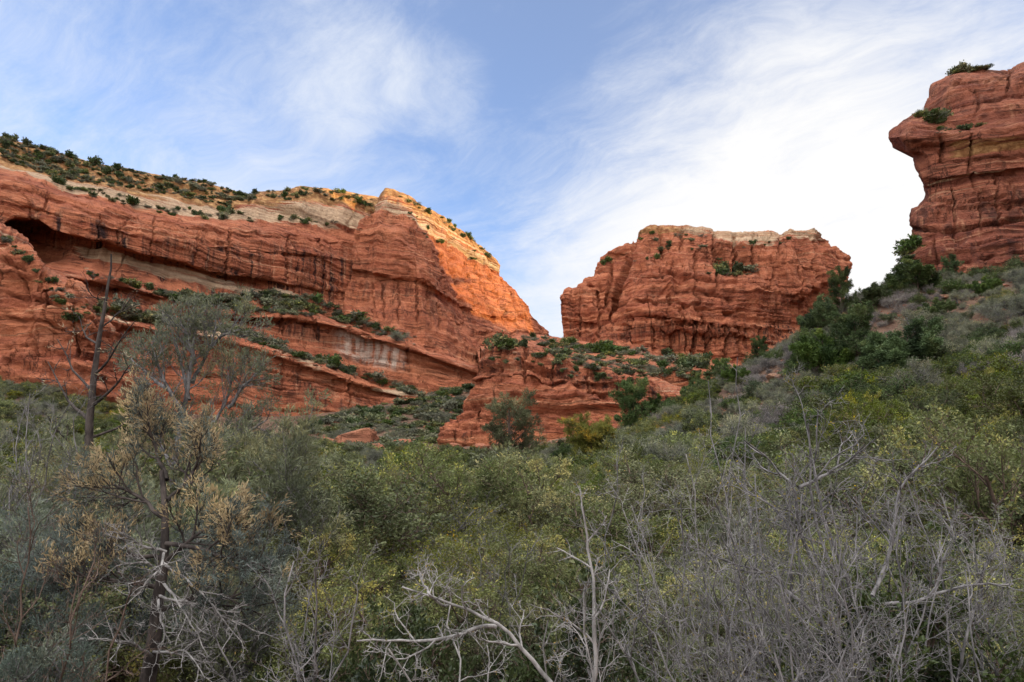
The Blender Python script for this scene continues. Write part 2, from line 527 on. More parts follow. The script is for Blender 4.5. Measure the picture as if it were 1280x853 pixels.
# clefts and undercut beds, traced from the photograph
WALL_JOINTS = [('h', [(0, 232), (60, 246), (120, 268), (190, 284)], 5, 1.0), ('h', [(90, 262), (170, 288), (260, 306), (340, 318)], 4, .8), ('h', [(150, 268), (240, 284), (330, 292), (425, 300)], 4, .8),
               ('h', [(260, 300), (350, 316), (432, 326)], 5, 1.1), ('h', [(0, 252), (50, 262), (80, 272)], 4, .8), ('v', 290, 282, 350, -.12, 2.2, 1.6), ('v', 194, 268, 322, -.10, 1.8, 1.2), ('v', 62, 238, 262, -.3, 2.0, 1.4),
               ('v', 362, 290, 352, -.05, 1.8, 1.2), ('v', 404, 292, 360, .02, 2.0, 1.5), ('v', 248, 285, 330, -.08, 1.5, 1.0), ('v', 126, 268, 300, -.1, 1.5, 1.0), ('h', [(40, 300), (60, 304), (80, 310)], 6, 2.0), ('h', [(0, 291), (40, 298), (70, 306)], 5, 1.5),
               ('h', [(90, 205), (180, 224), (280, 246)], 4, 1.6), ('h', [(0, 184), (90, 208), (160, 220)], 4, 1.4), ('h', [(340, 244), (400, 243), (460, 252)], 4, 1.8), ('h', [(120, 218), (200, 234), (260, 243)], 3, 1.3),
               ('h', [(75, 362), (130, 366), (190, 376)], 5, 1.6), ('h', [(140, 352), (200, 361), (250, 374)], 4, 1.2)]
PROW_JOINTS = [('h', [(450, 300), (500, 302), (545, 318)], 4, .8), ('h', [(443, 318), (500, 322), (548, 340)], 4, .7), ('h', [(560, 300), (590, 320), (620, 342)], 4, 1.6), ('h', [(480, 252), (520, 262), (560, 284)], 4, 1.2),
               ('v', 552, 318, 372, .15, 3.0, 2.2), ('v', 566, 322, 388, .25, 2.6, 2.4), ('v', 580, 330, 392, .3, 3.0, 2.6), ('v', 596, 338, 402, .35, 2.6, 2.4), ('v', 612, 346, 400, .4, 2.8, 2.4), ('v', 628, 352, 400, .5, 2.6, 2.0), ('v', 560, 292, 330, .3, 2.6, 1.8), ('v', 588, 312, 345, .3, 2.6, 1.8),
               ('v', 478, 354, 398, 0, 1.5, 1.2), ('v', 498, 354, 405, 0, 1.5, 1.3), ('v', 466, 352, 392, 0, 1.5, 1.2), ('v', 520, 358, 402, .05, 1.6, 1.3), ('v', 536, 364, 405, .08, 1.8, 1.4), ('v', 548, 372, 412, .1, 1.6, 1.2),
               ('h', [(520, 432), (570, 440), (604, 446)], 4, 1.2), ('h', [(440, 440), (510, 456), (570, 470)], 4, 1.2), ('h', [(590, 418), (640, 424), (684, 421)], 5, 1.8), ('h', [(560, 396), (600, 414), (650, 414)], 4, 1.6)]
BENCH_JOINTS = [('h', [(150, 362), (210, 384), (270, 398)], 4, 1.4), ('h', [(320, 404), (370, 404), (420, 416)], 5, 2.2), ('h', [(430, 412), (505, 436)], 4, 1.4), ('h', [(300, 414), (380, 430), (450, 452), (560, 476)], 4, 1.0), ('v', 394, 398, 425, .1, 2.5, 1.6), ('v', 352, 396, 420, .1, 2.0, 1.4), ('v', 508, 428, 455, .1, 2.5, 1.6), ('h', [(500, 448), (590, 470)], 5, 1.8)]
LOW_JOINTS = [('h', [(150, 412), (200, 420), (280, 430)], 6, 2.6), ('h', [(280, 434), (340, 448), (420, 472)], 5, 2.0), ('h', [(160, 452), (260, 468), (360, 488)], 4, 1.4), ('h', [(330, 462), (410, 484), (480, 500)], 4, 1.5), ('h', [(250, 500), (330, 512), (420, 516)], 4, 1.3), ('v', 230, 425, 460, .1, 2.2, 1.4), ('v', 310, 440, 480, .1, 2.2, 1.4), ('v', 436, 475, 520, .1, 2.0, 1.4)]
OUT_JOINTS = [('v', 56, 335, 402, -.02, 3.0, 3.0), ('v', 18, 330, 380, .1, 2.0, 1.6), ('v', 92, 380, 440, .1, 2.6, 2.2), ('v', 44, 402, 450, -.1, 2.4, 2.0), ('h', [(0, 326), (30, 334), (56, 350)], 5, 1.8), ('h', [(0, 362), (55, 372)], 6, 2.2), ('h', [(50, 372), (90, 388), (125, 410)], 5, 2.0), ('h', [(0, 396), (60, 402), (110, 428)], 5, 1.8), ('h', [(0, 428), (70, 434), (130, 460)], 5, 1.8), ('h', [(0, 308), (40, 322)], 4, 1.2)]
TIER_JOINTS = [('v', 657, 446, 488, 0, 2.2, 2.0), ('v', 628, 440, 476, .02, 2.0, 1.4), ('v', 690, 458, 490, 0, 1.6, 1.2), ('v', 735, 464, 496, 0, 2.0, 1.6), ('v', 770, 474, 505, 0, 2.0, 1.4), ('h', [(598, 462), (650, 464), (690, 472), (760, 484)], 4, 1.4), ('h', [(690, 482), (710, 479), (722, 486)], 7, 2.6), ('h', [(728, 497), (745, 493), (762, 502)], 8, 3.4), ('h', [(590, 488), (640, 480), (690, 494)], 5, 1.8),
               ('h', [(575, 506), (640, 502), (700, 512), (770, 516)], 4, 1.6), ('h', [(560, 522), (620, 518), (680, 522)], 4, 1.5), ('h', [(552, 538), (600, 536), (660, 540)], 4, 1.4), ('v', 600, 505, 550, -.2, 2.0, 1.4), ('v', 655, 512, 548, .1, 2.0, 1.4), ('v', 572, 512, 552, -.1, 2.0, 1.3), ('h', [(650, 506), (668, 502), (690, 510)], 6, 2.2)]
BUTTE_JOINTS = [('v', 824, 283, 318, .1, 2.6, 4.0), ('v', 853, 283, 312, -.05, 2.2, 3.5), ('v', 893, 288, 362, .04, 2.2, 4.0), ('v', 918, 292, 346, .02, 2.6, 4.5), ('v', 943, 290, 332, -.06, 2.0, 3.0), ('v', 976, 292, 322, 0, 2.4, 3.0), ('v', 799, 292, 346, -.35, 3.0, 4.5), ('v', 782, 318, 400, -.22, 3.6, 6.0), ('v', 764, 330, 384, -.12, 2.6, 4.0), ('v', 748, 352, 425, 0, 2.2, 3.0), ('v', 1020, 300, 352, .05, 2.6, 3.5), ('v', 868, 318, 352, .1, 2.2, 3.0),
                ('v', 816, 408, 440, 0, 2.0, 2.4), ('v', 838, 408, 440, 0, 1.8, 2.0), ('v', 868, 402, 448, -.05, 3.6, 5.5), ('v', 889, 404, 448, -.12, 3.6, 4.5), ('v', 908, 408, 450, -.06, 2.6, 3.6), ('v', 925, 412, 452, -.06, 2.2, 3.0), ('v', 724, 372, 425, .02, 1.8, 2.2), ('v', 790, 396, 434, 0, 2.0, 2.4), ('v', 968, 330, 412, .03, 2.2, 2.6), ('v', 1000, 330, 372, .06, 1.8, 2.0),
                ('h', [(800, 346), (840, 340), (890, 352), (940, 350)], 5, 3.0), ('h', [(795, 376), (840, 376), (900, 390), (930, 388)], 6, 4.0), ('h', [(800, 402), (850, 404), (900, 414), (930, 418)], 6, 4.5), ('h', [(868, 366), (880, 365), (898, 368)], 6, 4.0), ('h', [(808, 322), (850, 326), (890, 338)], 4, 2.0), ('h', [(705, 382), (740, 380), (765, 392)], 4, 2.2), ('h', [(745, 340), (775, 334), (800, 334)], 4, 2.2), ('h', [(800, 358), (860, 362), (920, 372)], 3, 2.0), ('h', [(940, 352), (985, 372), (1040, 352)], 5, 3.0), ('h', [(975, 330), (1020, 322), (1055, 320)], 3, 1.6), ('h', [(900, 300), (940, 303), (1000, 300)], 3, 2.0), ('h', [(705, 402), (745, 406), (800, 408)], 4, 2.2)]
RIGHT_JOINTS = [('v', 1246, 222, 282, .05, 2.4, 2.0), ('v', 1214, 168, 216, -.02, 2.0, 1.4), ('v', 1176, 172, 200, .1, 2.6, 2.0), ('v', 1262, 90, 112, -.1, 2.4, 1.8), ('v', 1192, 236, 300, .04, 1.6, 1.2), ('v', 1225, 240, 290, 0, 1.6, 1.2), ('v', 1168, 300, 348, .05, 1.8, 1.2), ('v', 1268, 228, 262, -.1, 2.0, 1.6),
                ('h', [(1140, 286), (1190, 288), (1240, 280), (1290, 270), (1400, 255)], 6, 2.6), ('h', [(1150, 306), (1200, 308), (1290, 292), (1400, 280)], 4, 1.6), ('h', [(1145, 326), (1200, 326), (1290, 314), (1400, 300)], 4, 1.4), ('h', [(1150, 250), (1200, 252), (1260, 246)], 4, 1.4), ('h', [(1160, 262), (1230, 258), (1300, 250)], 3, 1.0),
                ('h', [(1170, 130), (1220, 124), (1290, 118)], 4, 1.0), ('h', [(1180, 106), (1230, 100), (1262, 102)], 4, 1.2), ('h', [(1175, 200), (1230, 196), (1300, 190)], 4, 1.2), ('h', [(1145, 338), (1200, 338), (1290, 326)], 3, 1.2), ('h', [(1150, 236), (1216, 222), (1300, 212)], 3, 1.2)]

# ------------------------------------------------------------------ the cliffs: polylines of beds and edges (photo pixels and metres of depth)
def lin(pts, ys=None, dY=0.0, dpy=0.0):
    return [(a, b + dpy, c + dY) for a, b, c in pts]


def prof(pairs, depth, dY=0.0):
    """(px, py) pairs with a depth read from a (px, Y) table"""
    d = np.array(depth, float)
    out = []
    for a, b in pairs:
        out.append((a, b, float(np.interp(a, d[:, 0], d[:, 1])) + dY))
    return out


FRONT = [(-260, 150), (0, 165), (100, 173), (200, 187), (300, 205), (400, 226), (440, 240), (495, 250)]
CREST = [(-260, 60), (-100, 130), (0, 170), (32, 181), (73, 192), (126, 206), (147, 210), (191, 219), (255, 227), (286, 236), (311, 244), (320, 239), (360, 237), (375, 233), (407, 236), (440, 242), (469, 246), (495, 252)]
REDTOP = [(-260, 160), (0, 209), (38, 220), (73, 235), (97, 241), (147, 251), (176, 263), (240, 270), (308, 276), (360, 279), (400, 284), (440, 290), (495, 296)]
PALETOP = [(-260, 140), (0, 200), (26, 212), (75, 226), (117, 234), (158, 238), (234, 251), (285, 262), (300, 254), (340, 256), (378, 251), (422, 253), (454, 264), (495, 272)]
LIP = [(-260, 262), (0, 283), (18, 273), (47, 275), (70, 288), (88, 295), (132, 302), (176, 317), (234, 329), (264, 340), (360, 355), (440, 366), (495, 372)]
FLOOR = [(-260, 290), (0, 293), (23, 308), (50, 318), (88, 318), (147, 332), (205, 349), (293, 367), (360, 373), (430, 384), (495, 392)]
APRON = [(-260, 335), (0, 335), (60, 338), (100, 346), (150, 354), (213, 373), (260, 389), (300, 398), (340, 398), (380, 400), (430, 410), (495, 424)]
CAVE = [(-260, 10), (-60, 18), (0, 20), (55, 16), (85, 8), (130, 6), (240, 6), (300, 4.5), (360, 3), (495, 1.5)]
cave = [(a, float(np.interp(a, [c[0] for c in FRONT], [c[1] for c in FRONT])) + b) for a, b in CAVE]
crestY = [(a, b + (44 if a < 250 else 36)) for a, b in FRONT]
# put every cave depth on a dense front table
_fx = np.arange(-260, 500, 20)
caveT = [(float(a), float(np.interp(a, [c[0] for c in FRONT], [c[1] for c in FRONT]) + np.interp(a, [c[0] for c in CAVE], [c[1] for c in CAVE]))) for a in _fx]


def wall_marks(X, Y, P, A, d):
    li = np.interp(X, [c[0] for c in LIP], [c[1] for c in LIP])
    fl = np.interp(X, [c[0] for c in FLOOR], [c[1] for c in FLOOR])
    rt = np.interp(X, [c[0] for c in REDTOP], [c[1] for c in REDTOP])
    below = sstep(Y, rt + 12, rt + 45)
    A['varn'][:] = below*(1 - sstep(Y, li + 22, li + 34))*(0.45 + 0.8*sstep(X, -60, 120))
    A['pale'][:] = np.maximum(A['pale'], 0.62*sstep(Y, li + 3, li + 9)*(1 - sstep(Y, fl - 6, fl + 3))*sstep(X, 60, 110)*(1 - sstep(X, 340, 420)))


rowsA = [
    dict(pts=prof(CREST, crestY), n=16, gold=1),
    dict(pts=prof([(a, b + 0.52*(float(np.interp(a, [c[0] for c in PALETOP], [c[1] for c in PALETOP])) - b)) for a, b in CREST], crestY, -10), n=18, gold=1),
    dict(pts=prof(PALETOP, FRONT, 22), n=14, gold=0.6, pale=0.40),
    dict(pts=prof([(a, b*.4 + .6*float(np.interp(a, [c[0] for c in REDTOP], [c[1] for c in REDTOP]))) for a, b in PALETOP], FRONT, 15), n=8, pale=1),
    dict(pts=prof(REDTOP, FRONT, 11), n=12, pale=0.12),
    dict(pts=prof([(a, b + 9) for a, b in REDTOP], FRONT, 4), n=30),
    dict(pts=prof([(a, b + 34) for a, b in REDTOP], FRONT, 0), n=42),
    dict(pts=prof(LIP, FRONT, 0), n=10),
    dict(pts=prof([(a, b + 3) for a, b in LIP], caveT, -1), n=34),
    dict(pts=prof(FLOOR, caveT, -3), n=26),
    dict(pts=prof(APRON, FRONT, -5), n=14),
    dict(pts=prof([(a, b + 40) for a, b in APRON], FRONT, -4), n=4),
]
cliff('sandstone_cliff', 'long red cliff streaked with dark varnish, alcove at its left end', rowsA, 760, [RED_DIP], T=60, attrs=ATT, sm=8, smv=2,
      extra=wall_marks, joints=WALL_JOINTS, strata=1.15, flute=0.8, rough=0.9, dip=(0.12, 0.0), seed=1, bed=4.5, crack=0.9)

rowsB = [
    dict(pts=[(470, 252, 268), (481, 235, 262), (490, 236, 262), (510, 245, 263), (530, 257, 267), (557, 273, 278), (577, 288, 292), (604, 311, 307), (618, 323, 312), (623, 333, 315)], n=14, gold=.7, pale=.2),
    dict(pts=[(470, 262, 258), (478, 258, 252), (516, 273, 250), (545, 289, 257), (574, 310, 280), (604, 327, 300), (621, 337, 308), (627, 342, 314)], n=16, pale=.62, gold=.45),
    dict(pts=[(457, 270, 250), (475, 267, 246), (514, 281, 245), (543, 297, 254), (574, 319, 278), (604, 337, 299), (629, 345, 314)], n=20),
    dict(pts=[(443, 288, 243), (470, 290, 238), (510, 304, 236), (540, 322, 243), (570, 340, 268), (600, 352, 292), (633, 352, 316)], n=40),
    dict(pts=[(440, 336, 238), (469, 341, 233), (528, 349, 232), (545, 361, 236), (574, 379, 260), (604, 393, 283), (640, 398, 303), (660, 388, 322)], n=6),
    dict(pts=[(440, 341, 240), (469, 346, 236), (528, 354, 235), (545, 366, 240), (574, 384, 263), (604, 398, 286), (640, 403, 305), (664, 395, 325)], n=26),
    dict(pts=[(431, 368, 236), (469, 370, 232), (528, 380, 230), (560, 397, 241), (600, 412, 270), (640, 415, 293), (684, 416, 334)], n=16),
    dict(pts=[(428, 392, 231), (457, 401, 227), (501, 419, 222), (560, 442, 231), (604, 450, 256), (640, 440, 286), (690, 423, 338)], n=26),
    dict(pts=[(428, 432, 228), (505, 460, 216), (560, 470, 224), (600, 478, 241), (640, 470, 276), (694, 440, 341)], n=14),
    dict(pts=[(428, 480, 226), (520, 490, 213), (596, 486, 235), (640, 505, 271), (696, 475, 341)], n=2),
]


def prow_marks(X, Y, P, A, d):
    led = np.interp(X, [469, 528, 574, 604, 664], [346, 354, 384, 398, 395])
    A['varn'][:] = np.maximum(0.55*sstep(Y, led, led + 4)*(1 - sstep(Y, led + 22, led + 42)), 0.22*sstep(Y, 275, 300))
    A['varn'][:] *= 1 - 0.9*sstep(Y, 395, 425)


cliff('sandstone_prow', 'tall red rock prow sloping to the right, its upper right face in warm light', rowsB, 520, [RED_DIP], T=50, attrs=ATT, sm=6, smv=3,
      extra=prow_marks, joints=PROW_JOINTS, strata=1.0, flute=1.3, rough=1.25, dip=(0.16, 0.0), seed=4, bed=5.0, crack=0.5)

LIPC = [(20, 338), (82, 342), (150, 352), (213, 371), (260, 386), (300, 393), (317, 393), (370, 393), (424, 405), (463, 419), (505, 429), (550, 446), (598, 463)]
YC = [(20, 158), (82, 163), (150, 172), (213, 184), (300, 198), (370, 206), (424, 210), (505, 212), (598, 222)]
BOTC = [(20, 365), (82, 372), (150, 388), (207, 399), (250, 406), (300, 412), (356, 437), (427, 461), (445, 470), (520, 488), (602, 484)]


def bench_marks(X, Y, P, A, d):
    li = np.interp(X, [c[0] for c in LIPC], [c[1] for c in LIPC])
    A['white'][:] = sstep(X, 412, 430)*(1 - sstep(X, 492, 512))*sstep(Y, li + 6, li + 11)*(1 - sstep(Y, li + 30, li + 42))
    A['varn'][:] = np.maximum(A['varn'], sstep(Y, li + 3, li + 8)*(1 - sstep(Y, li + 26, li + 36))*0.9*(1 - sstep(X, 500, 540)))


rowsC = [
    dict(pts=prof([(a, b - 9) for a, b in LIPC], YC, 34), n=10, pale=.1),
    dict(pts=prof([(a, b - 4) for a, b in LIPC], YC, 12), n=8, pale=.25),
    dict(pts=prof(LIPC, YC, 1.5), n=5, pale=.36),
    dict(pts=prof([(a, b + 4) for a, b in LIPC], YC, 0), n=5, pale=.25),
    dict(pts=prof([(a, b + 8) for a, b in LIPC], YC, 3), n=12),
    dict(pts=prof([(a, .45*b + .55*float(np.interp(a, [c[0] for c in BOTC], [c[1] for c in BOTC]))) for a, b in LIPC], YC, 2), n=16),
    dict(pts=prof(BOTC, YC, -1), n=8),
    dict(pts=prof([(a, b + 30) for a, b in BOTC], YC, -2), n=2),
]
cliff('rock_bench', 'upper slanting red ledge with a white mineral wash on its wall', rowsC, 620, [RED_DIP], T=30, attrs=ATT, sm=8, smv=2,
      extra=bench_marks, joints=BENCH_JOINTS, strata=0.9, flute=0.7, rough=0.8, dip=(0.2, 0.0), seed=7, bed=3.5)

LIPD = [(95, 385), (158, 401), (201, 408), (274, 417), (330, 434), (356, 443), (413, 463), (469, 483), (522, 495)]
YD = [(95, 155), (158, 163), (274, 180), (356, 190), (413, 196), (469, 202), (522, 208)]
BOTD = [(95, 470), (150, 500), (200, 520), (300, 545), (365, 538), (421, 535), (458, 524), (497, 507), (524, 499)]
rowsD = [
    dict(pts=prof([(a, b - 12) for a, b in LIPD], YD, 24), n=10, pale=.2),
    dict(pts=prof([(a, b - 4) for a, b in LIPD], YD, 7), n=8, pale=.5),
    dict(pts=prof(LIPD, YD, 1), n=5, pale=.66),
    dict(pts=prof([(a, b + 5) for a, b in LIPD], YD, 0), n=5, pale=.5),
    dict(pts=prof([(a, .86*b + .14*float(np.interp(a, [c[0] for c in BOTD], [c[1] for c in BOTD])) + 3) for a, b in LIPD], YD, 2.5), n=26, pale=.22),
    dict(pts=prof([(a, .5*b + .5*float(np.interp(a, [c[0] for c in BOTD], [c[1] for c in BOTD]))) for a, b in LIPD], YD, 0), n=24, pale=.25),
    dict(pts=prof(BOTD, YD, -3), n=8, pale=0.05),
    dict(pts=prof([(a, b + 25) for a, b in BOTD], YD, -4), n=2),
]


def low_marks(X, Y, P, A, d):
    li = np.interp(X, [c[0] for c in LIPD], [c[1] for c in LIPD])
    A['varn'][:] = sstep(Y, li + 8, li + 20)*(1 - sstep(Y, li + 45, li + 70))*0.8
    A['pale'][:] *= 0.75 + 0.5*fbm(X/30, Y/14, 1, 3)


cliff('rock_ledge', 'lower slanting ledge with a pale lip above the wash at left', rowsD, 560, [RED_DIP], T=24, attrs=ATT, sm=8, smv=2,
      extra=low_marks, joints=LOW_JOINTS, strata=0.9, flute=0.6, rough=0.8, dip=(0.22, 0.0), seed=9, bed=2.8)

rowsE = [
    dict(pts=[(-220, 255, 165), (0, 284, 160), (30, 300, 158), (60, 335, 156), (110, 365, 153), (138, 402, 156)], n=10, pale=.3),
    dict(pts=[(-220, 268, 142), (0, 292, 137), (23, 302, 135), (44, 317, 134), (57, 338, 133), (88, 352, 132), (108, 367, 132), (124, 390, 135), (140, 420, 143)], n=22, pale=.42),
    dict(pts=[(-220, 330, 136), (0, 335, 132), (50, 348, 129), (90, 378, 128), (122, 412, 132), (142, 440, 142)], n=22, pale=.15),
    dict(pts=[(-220, 385, 134), (0, 378, 129), (50, 384, 127), (90, 405, 127), (122, 432, 130), (146, 455, 142)], n=22, pale=.38),
    dict(pts=[(-220, 420, 132), (0, 415, 129), (60, 420, 126), (110, 445, 128), (150, 470, 140)], n=22),
    dict(pts=[(-220, 475, 126), (0, 472, 124), (60, 476, 122), (110, 490, 124), (155, 505, 138)], n=12),
    dict(pts=[(-220, 530, 125), (0, 530, 122), (60, 535, 120), (110, 540, 122), (160, 550, 136)], n=2),
]
cliff('rock_outcrop', 'nearer rounded red and tan outcrop at the left edge below the alcove', rowsE, 360, [RED], T=40, attrs=ATT, sm=5, smv=3, joints=OUT_JOINTS,
      strata=1.7, flute=1.6, rough=1.5, dip=(0.15, 0.0), seed=12, bed=3.4, crack=1.5)

rowsG = [
    dict(pts=[(596, 438, 268), (647, 417, 272), (697, 421, 276), (760, 432, 274), (810, 441, 272), (880, 451, 268), (925, 456, 262)], n=16),
    dict(pts=[(598, 447, 206), (640, 428, 216), (660, 434, 213), (709, 448, 208), (779, 456, 205), (863, 464, 200), (905, 471, 198)], n=8, pale=.3),
    dict(pts=[(598, 455, 204), (640, 440, 213), (709, 455, 206), (779, 463, 203), (863, 472, 198), (905, 478, 196)], n=10),
    dict(pts=[(598, 480, 203), (709, 475, 204), (779, 482, 201), (863, 496, 195), (907, 500, 193)], n=6),
    dict(pts=[(598, 520, 202), (709, 515, 203), (779, 520, 200), (863, 530, 194), (910, 530, 192)], n=2),
]
cliff('rock_shelf', 'low red shelf dotted with shrubs at the foot of the middle butte', rowsG, 300, [RED], T=20, attrs=ATT, sm=4, smv=2,
      strata=0.6, flute=0.5, rough=0.7, dip=(0.1, 0.0), seed=15, bed=2.5)


def tier_marks(X, Y, P, A, d):
    li = np.interp(X, [605, 627, 658, 709, 737, 779, 821, 855], [442, 436.5, 445, 459, 460, 470, 487, 504])
    A['varn'][:] = sstep(Y, li + 2, li + 6)*(1 - sstep(Y, li + 24, li + 38))*1.0
    A['pale'][:] = np.maximum(A['pale'], 0.36*(1 - sstep(Y, li + 1, li + 7)))


rowsF = [
    dict(pts=[(600, 436, 190), (640, 427, 192), (700, 441, 197), (780, 457, 197), (866, 492, 192)], n=10, pale=.2),
    dict(pts=[(603, 442, 171), (627, 436.5, 167), (658, 445, 165), (709, 459, 164), (737, 460, 165), (779, 470, 167), (821, 487, 169), (868, 504, 172)], n=10, pale=.3),
    dict(pts=[(601, 452, 169), (627, 447, 165), (658, 454, 163), (709, 467, 161.5), (737, 469, 162), (779, 480, 164), (821, 495, 166), (869, 507, 170)], n=16),
    dict(pts=[(597, 482, 168), (627, 477, 162), (660, 482, 160), (690, 488, 161), (730, 492, 162), (775, 500, 163), (820, 505, 164), (870, 514, 168)], n=12),
    dict(pts=[(588, 492, 162), (627, 487, 158), (680, 491, 157), (730, 497, 158), (790, 506, 160), (872, 517, 166)], n=14, pale=.3),
    dict(pts=[(572, 507, 160), (600, 503, 155), (680, 510, 154), (740, 515, 157), (800, 518, 159), (874, 525, 165)], n=18),
    dict(pts=[(552, 533, 157), (600, 530, 151), (690, 533, 150), (779, 528, 153), (876, 535, 161)], n=14),
    dict(pts=[(545, 556, 154), (610, 556, 148), (695, 550, 147), (779, 537, 150), (878, 547, 158)], n=8),
    dict(pts=[(540, 590, 153), (610, 590, 147), (695, 585, 146), (779, 575, 149), (880, 580, 157)], n=2),
]
cliff('rock_tier', 'broken red rock tier behind the brush in the middle of the valley', rowsF, 460, [RED], T=16, attrs=ATT, sm=4, smv=2,
      extra=tier_marks, joints=TIER_JOINTS, strata=1.8, flute=1.3, rough=1.3, dip=(0.06, 0.0), seed=18, bed=3.3, crack=1.2)


def butte_marks(X, Y, P, A, d):
    A['varn'][:] = 0.75*sstep(Y, 398, 410)*(1 - sstep(Y, 425, 440)) + 0.35*sstep(X, 925, 960)*sstep(Y, 300, 320)
    cap = np.interp(X, [799, 860, 890, 900, 968, 977, 1024], [298, 292, 293, 304, 304, 298, 299])
    A['pale'][:] = 0.56*(1 - sstep(Y, cap - 6, cap + 9))*sstep(X, 800, 870)
    A['gold'][:] = 0.55*(1 - sstep(Y, cap - 6, cap))


rowsH = [
    dict(pts=[(799, 291, 352), (814, 282, 348), (857, 282, 350), (886, 285, 352), (896, 290, 353), (930, 289, 353), (968, 289, 353), (977, 293, 353), (988, 287, 353), (1004, 289, 353), (1018, 285, 355), (1024, 293, 362)], n=12),
    dict(pts=[(790, 307, 348), (815, 299, 341), (860, 296, 339), (900, 305, 340), (970, 304, 341), (1020, 298, 351), (1033, 300, 363)], n=18),
    dict(pts=[(750, 319, 352), (772, 314, 345), (791, 313, 338), (810, 318, 330), (830, 322, 327), (860, 322, 329), (900, 338, 336), (945, 338, 338), (965, 330, 335), (1010, 330, 338), (1040, 312, 354), (1046, 308, 366)], n=8),
    dict(pts=[(747, 326, 350), (775, 322, 343), (791, 322, 334), (815, 328, 324), (840, 331, 321), (875, 338, 322), (900, 343, 324), (945, 344, 327), (970, 345, 333), (1010, 345, 337), (1050, 325, 356), (1058, 318, 368)], n=16),
    dict(pts=[(739, 342, 347), (756, 346, 337), (780, 348, 331), (800, 346, 322), (830, 347, 317), (880, 356, 316), (945, 362, 320), (975, 365, 331), (1010, 365, 335), (1050, 345, 352), (1064, 328, 366)], n=14),
    dict(pts=[(705, 368, 340), (709, 365, 337), (714, 371, 337), (727, 360, 337), (740, 360, 333), (768, 373, 331), (785, 374, 322), (800, 370, 315), (870, 380, 311), (920, 386, 315), (975, 390, 331), (1062, 340, 364)], n=10),
    dict(pts=[(703, 375, 339), (709, 374, 336), (714, 376, 336), (727, 372, 336), (740, 371, 332), (768, 385, 331), (785, 384, 321), (800, 379, 313), (870, 388, 310), (920, 393, 314), (975, 400, 331), (1061, 345, 363)], n=14),
    dict(pts=[(702, 388, 336), (740, 388, 328), (764, 400, 330), (782, 396, 321), (800, 391, 311.5), (870, 401, 307), (930, 408, 312), (975, 415, 330), (1058, 362, 360)], n=6),
    dict(pts=[(703, 396, 336), (740, 396, 328), (764, 406, 329), (782, 402, 321), (800, 396, 313), (870, 406, 310), (930, 413, 314), (975, 420, 330), (1056, 372, 358)], n=8),
    dict(pts=[(703, 401, 335), (740, 403, 327), (766, 412, 326), (785, 408, 318), (800, 403, 309.5), (835, 406, 305.5), (870, 412, 305.5), (920, 416, 309), (975, 432, 326), (1053, 385, 354)], n=6),
    dict(pts=[(703, 405, 335), (740, 408, 328), (766, 416, 326), (785, 412, 319), (800, 408, 312), (835, 411, 309), (870, 418, 309), (920, 422, 313), (975, 437, 326), (1052, 392, 352)], n=26),
    dict(pts=[(705, 421, 332), (742, 430, 324), (808, 437, 310), (873, 446, 308), (922, 452, 310), (980, 455, 320), (1050, 425, 345)], n=6),
    dict(pts=[(705, 428, 330), (742, 436, 320), (808, 444, 304), (873, 454, 302), (922, 460, 305), (980, 465, 318), (1050, 440, 342)], n=8),
    dict(pts=[(705, 470, 326), (742, 480, 316), (808, 490, 300), (873, 496, 298), (922, 500, 302), (980, 500, 314), (1050, 480, 338)], n=2),
]
cliff('sandstone_butte', 'broad red butte with a pale flat cap in the middle distance', rowsH, 640, [RED], T=60, attrs=ATT, sm=5, smv=2,
      extra=butte_marks, joints=BUTTE_JOINTS, strata=2.1, flute=2.2, rough=1.5, dip=(-0.02, 0.0), seed=21, bed=7.0, crack=2.2)

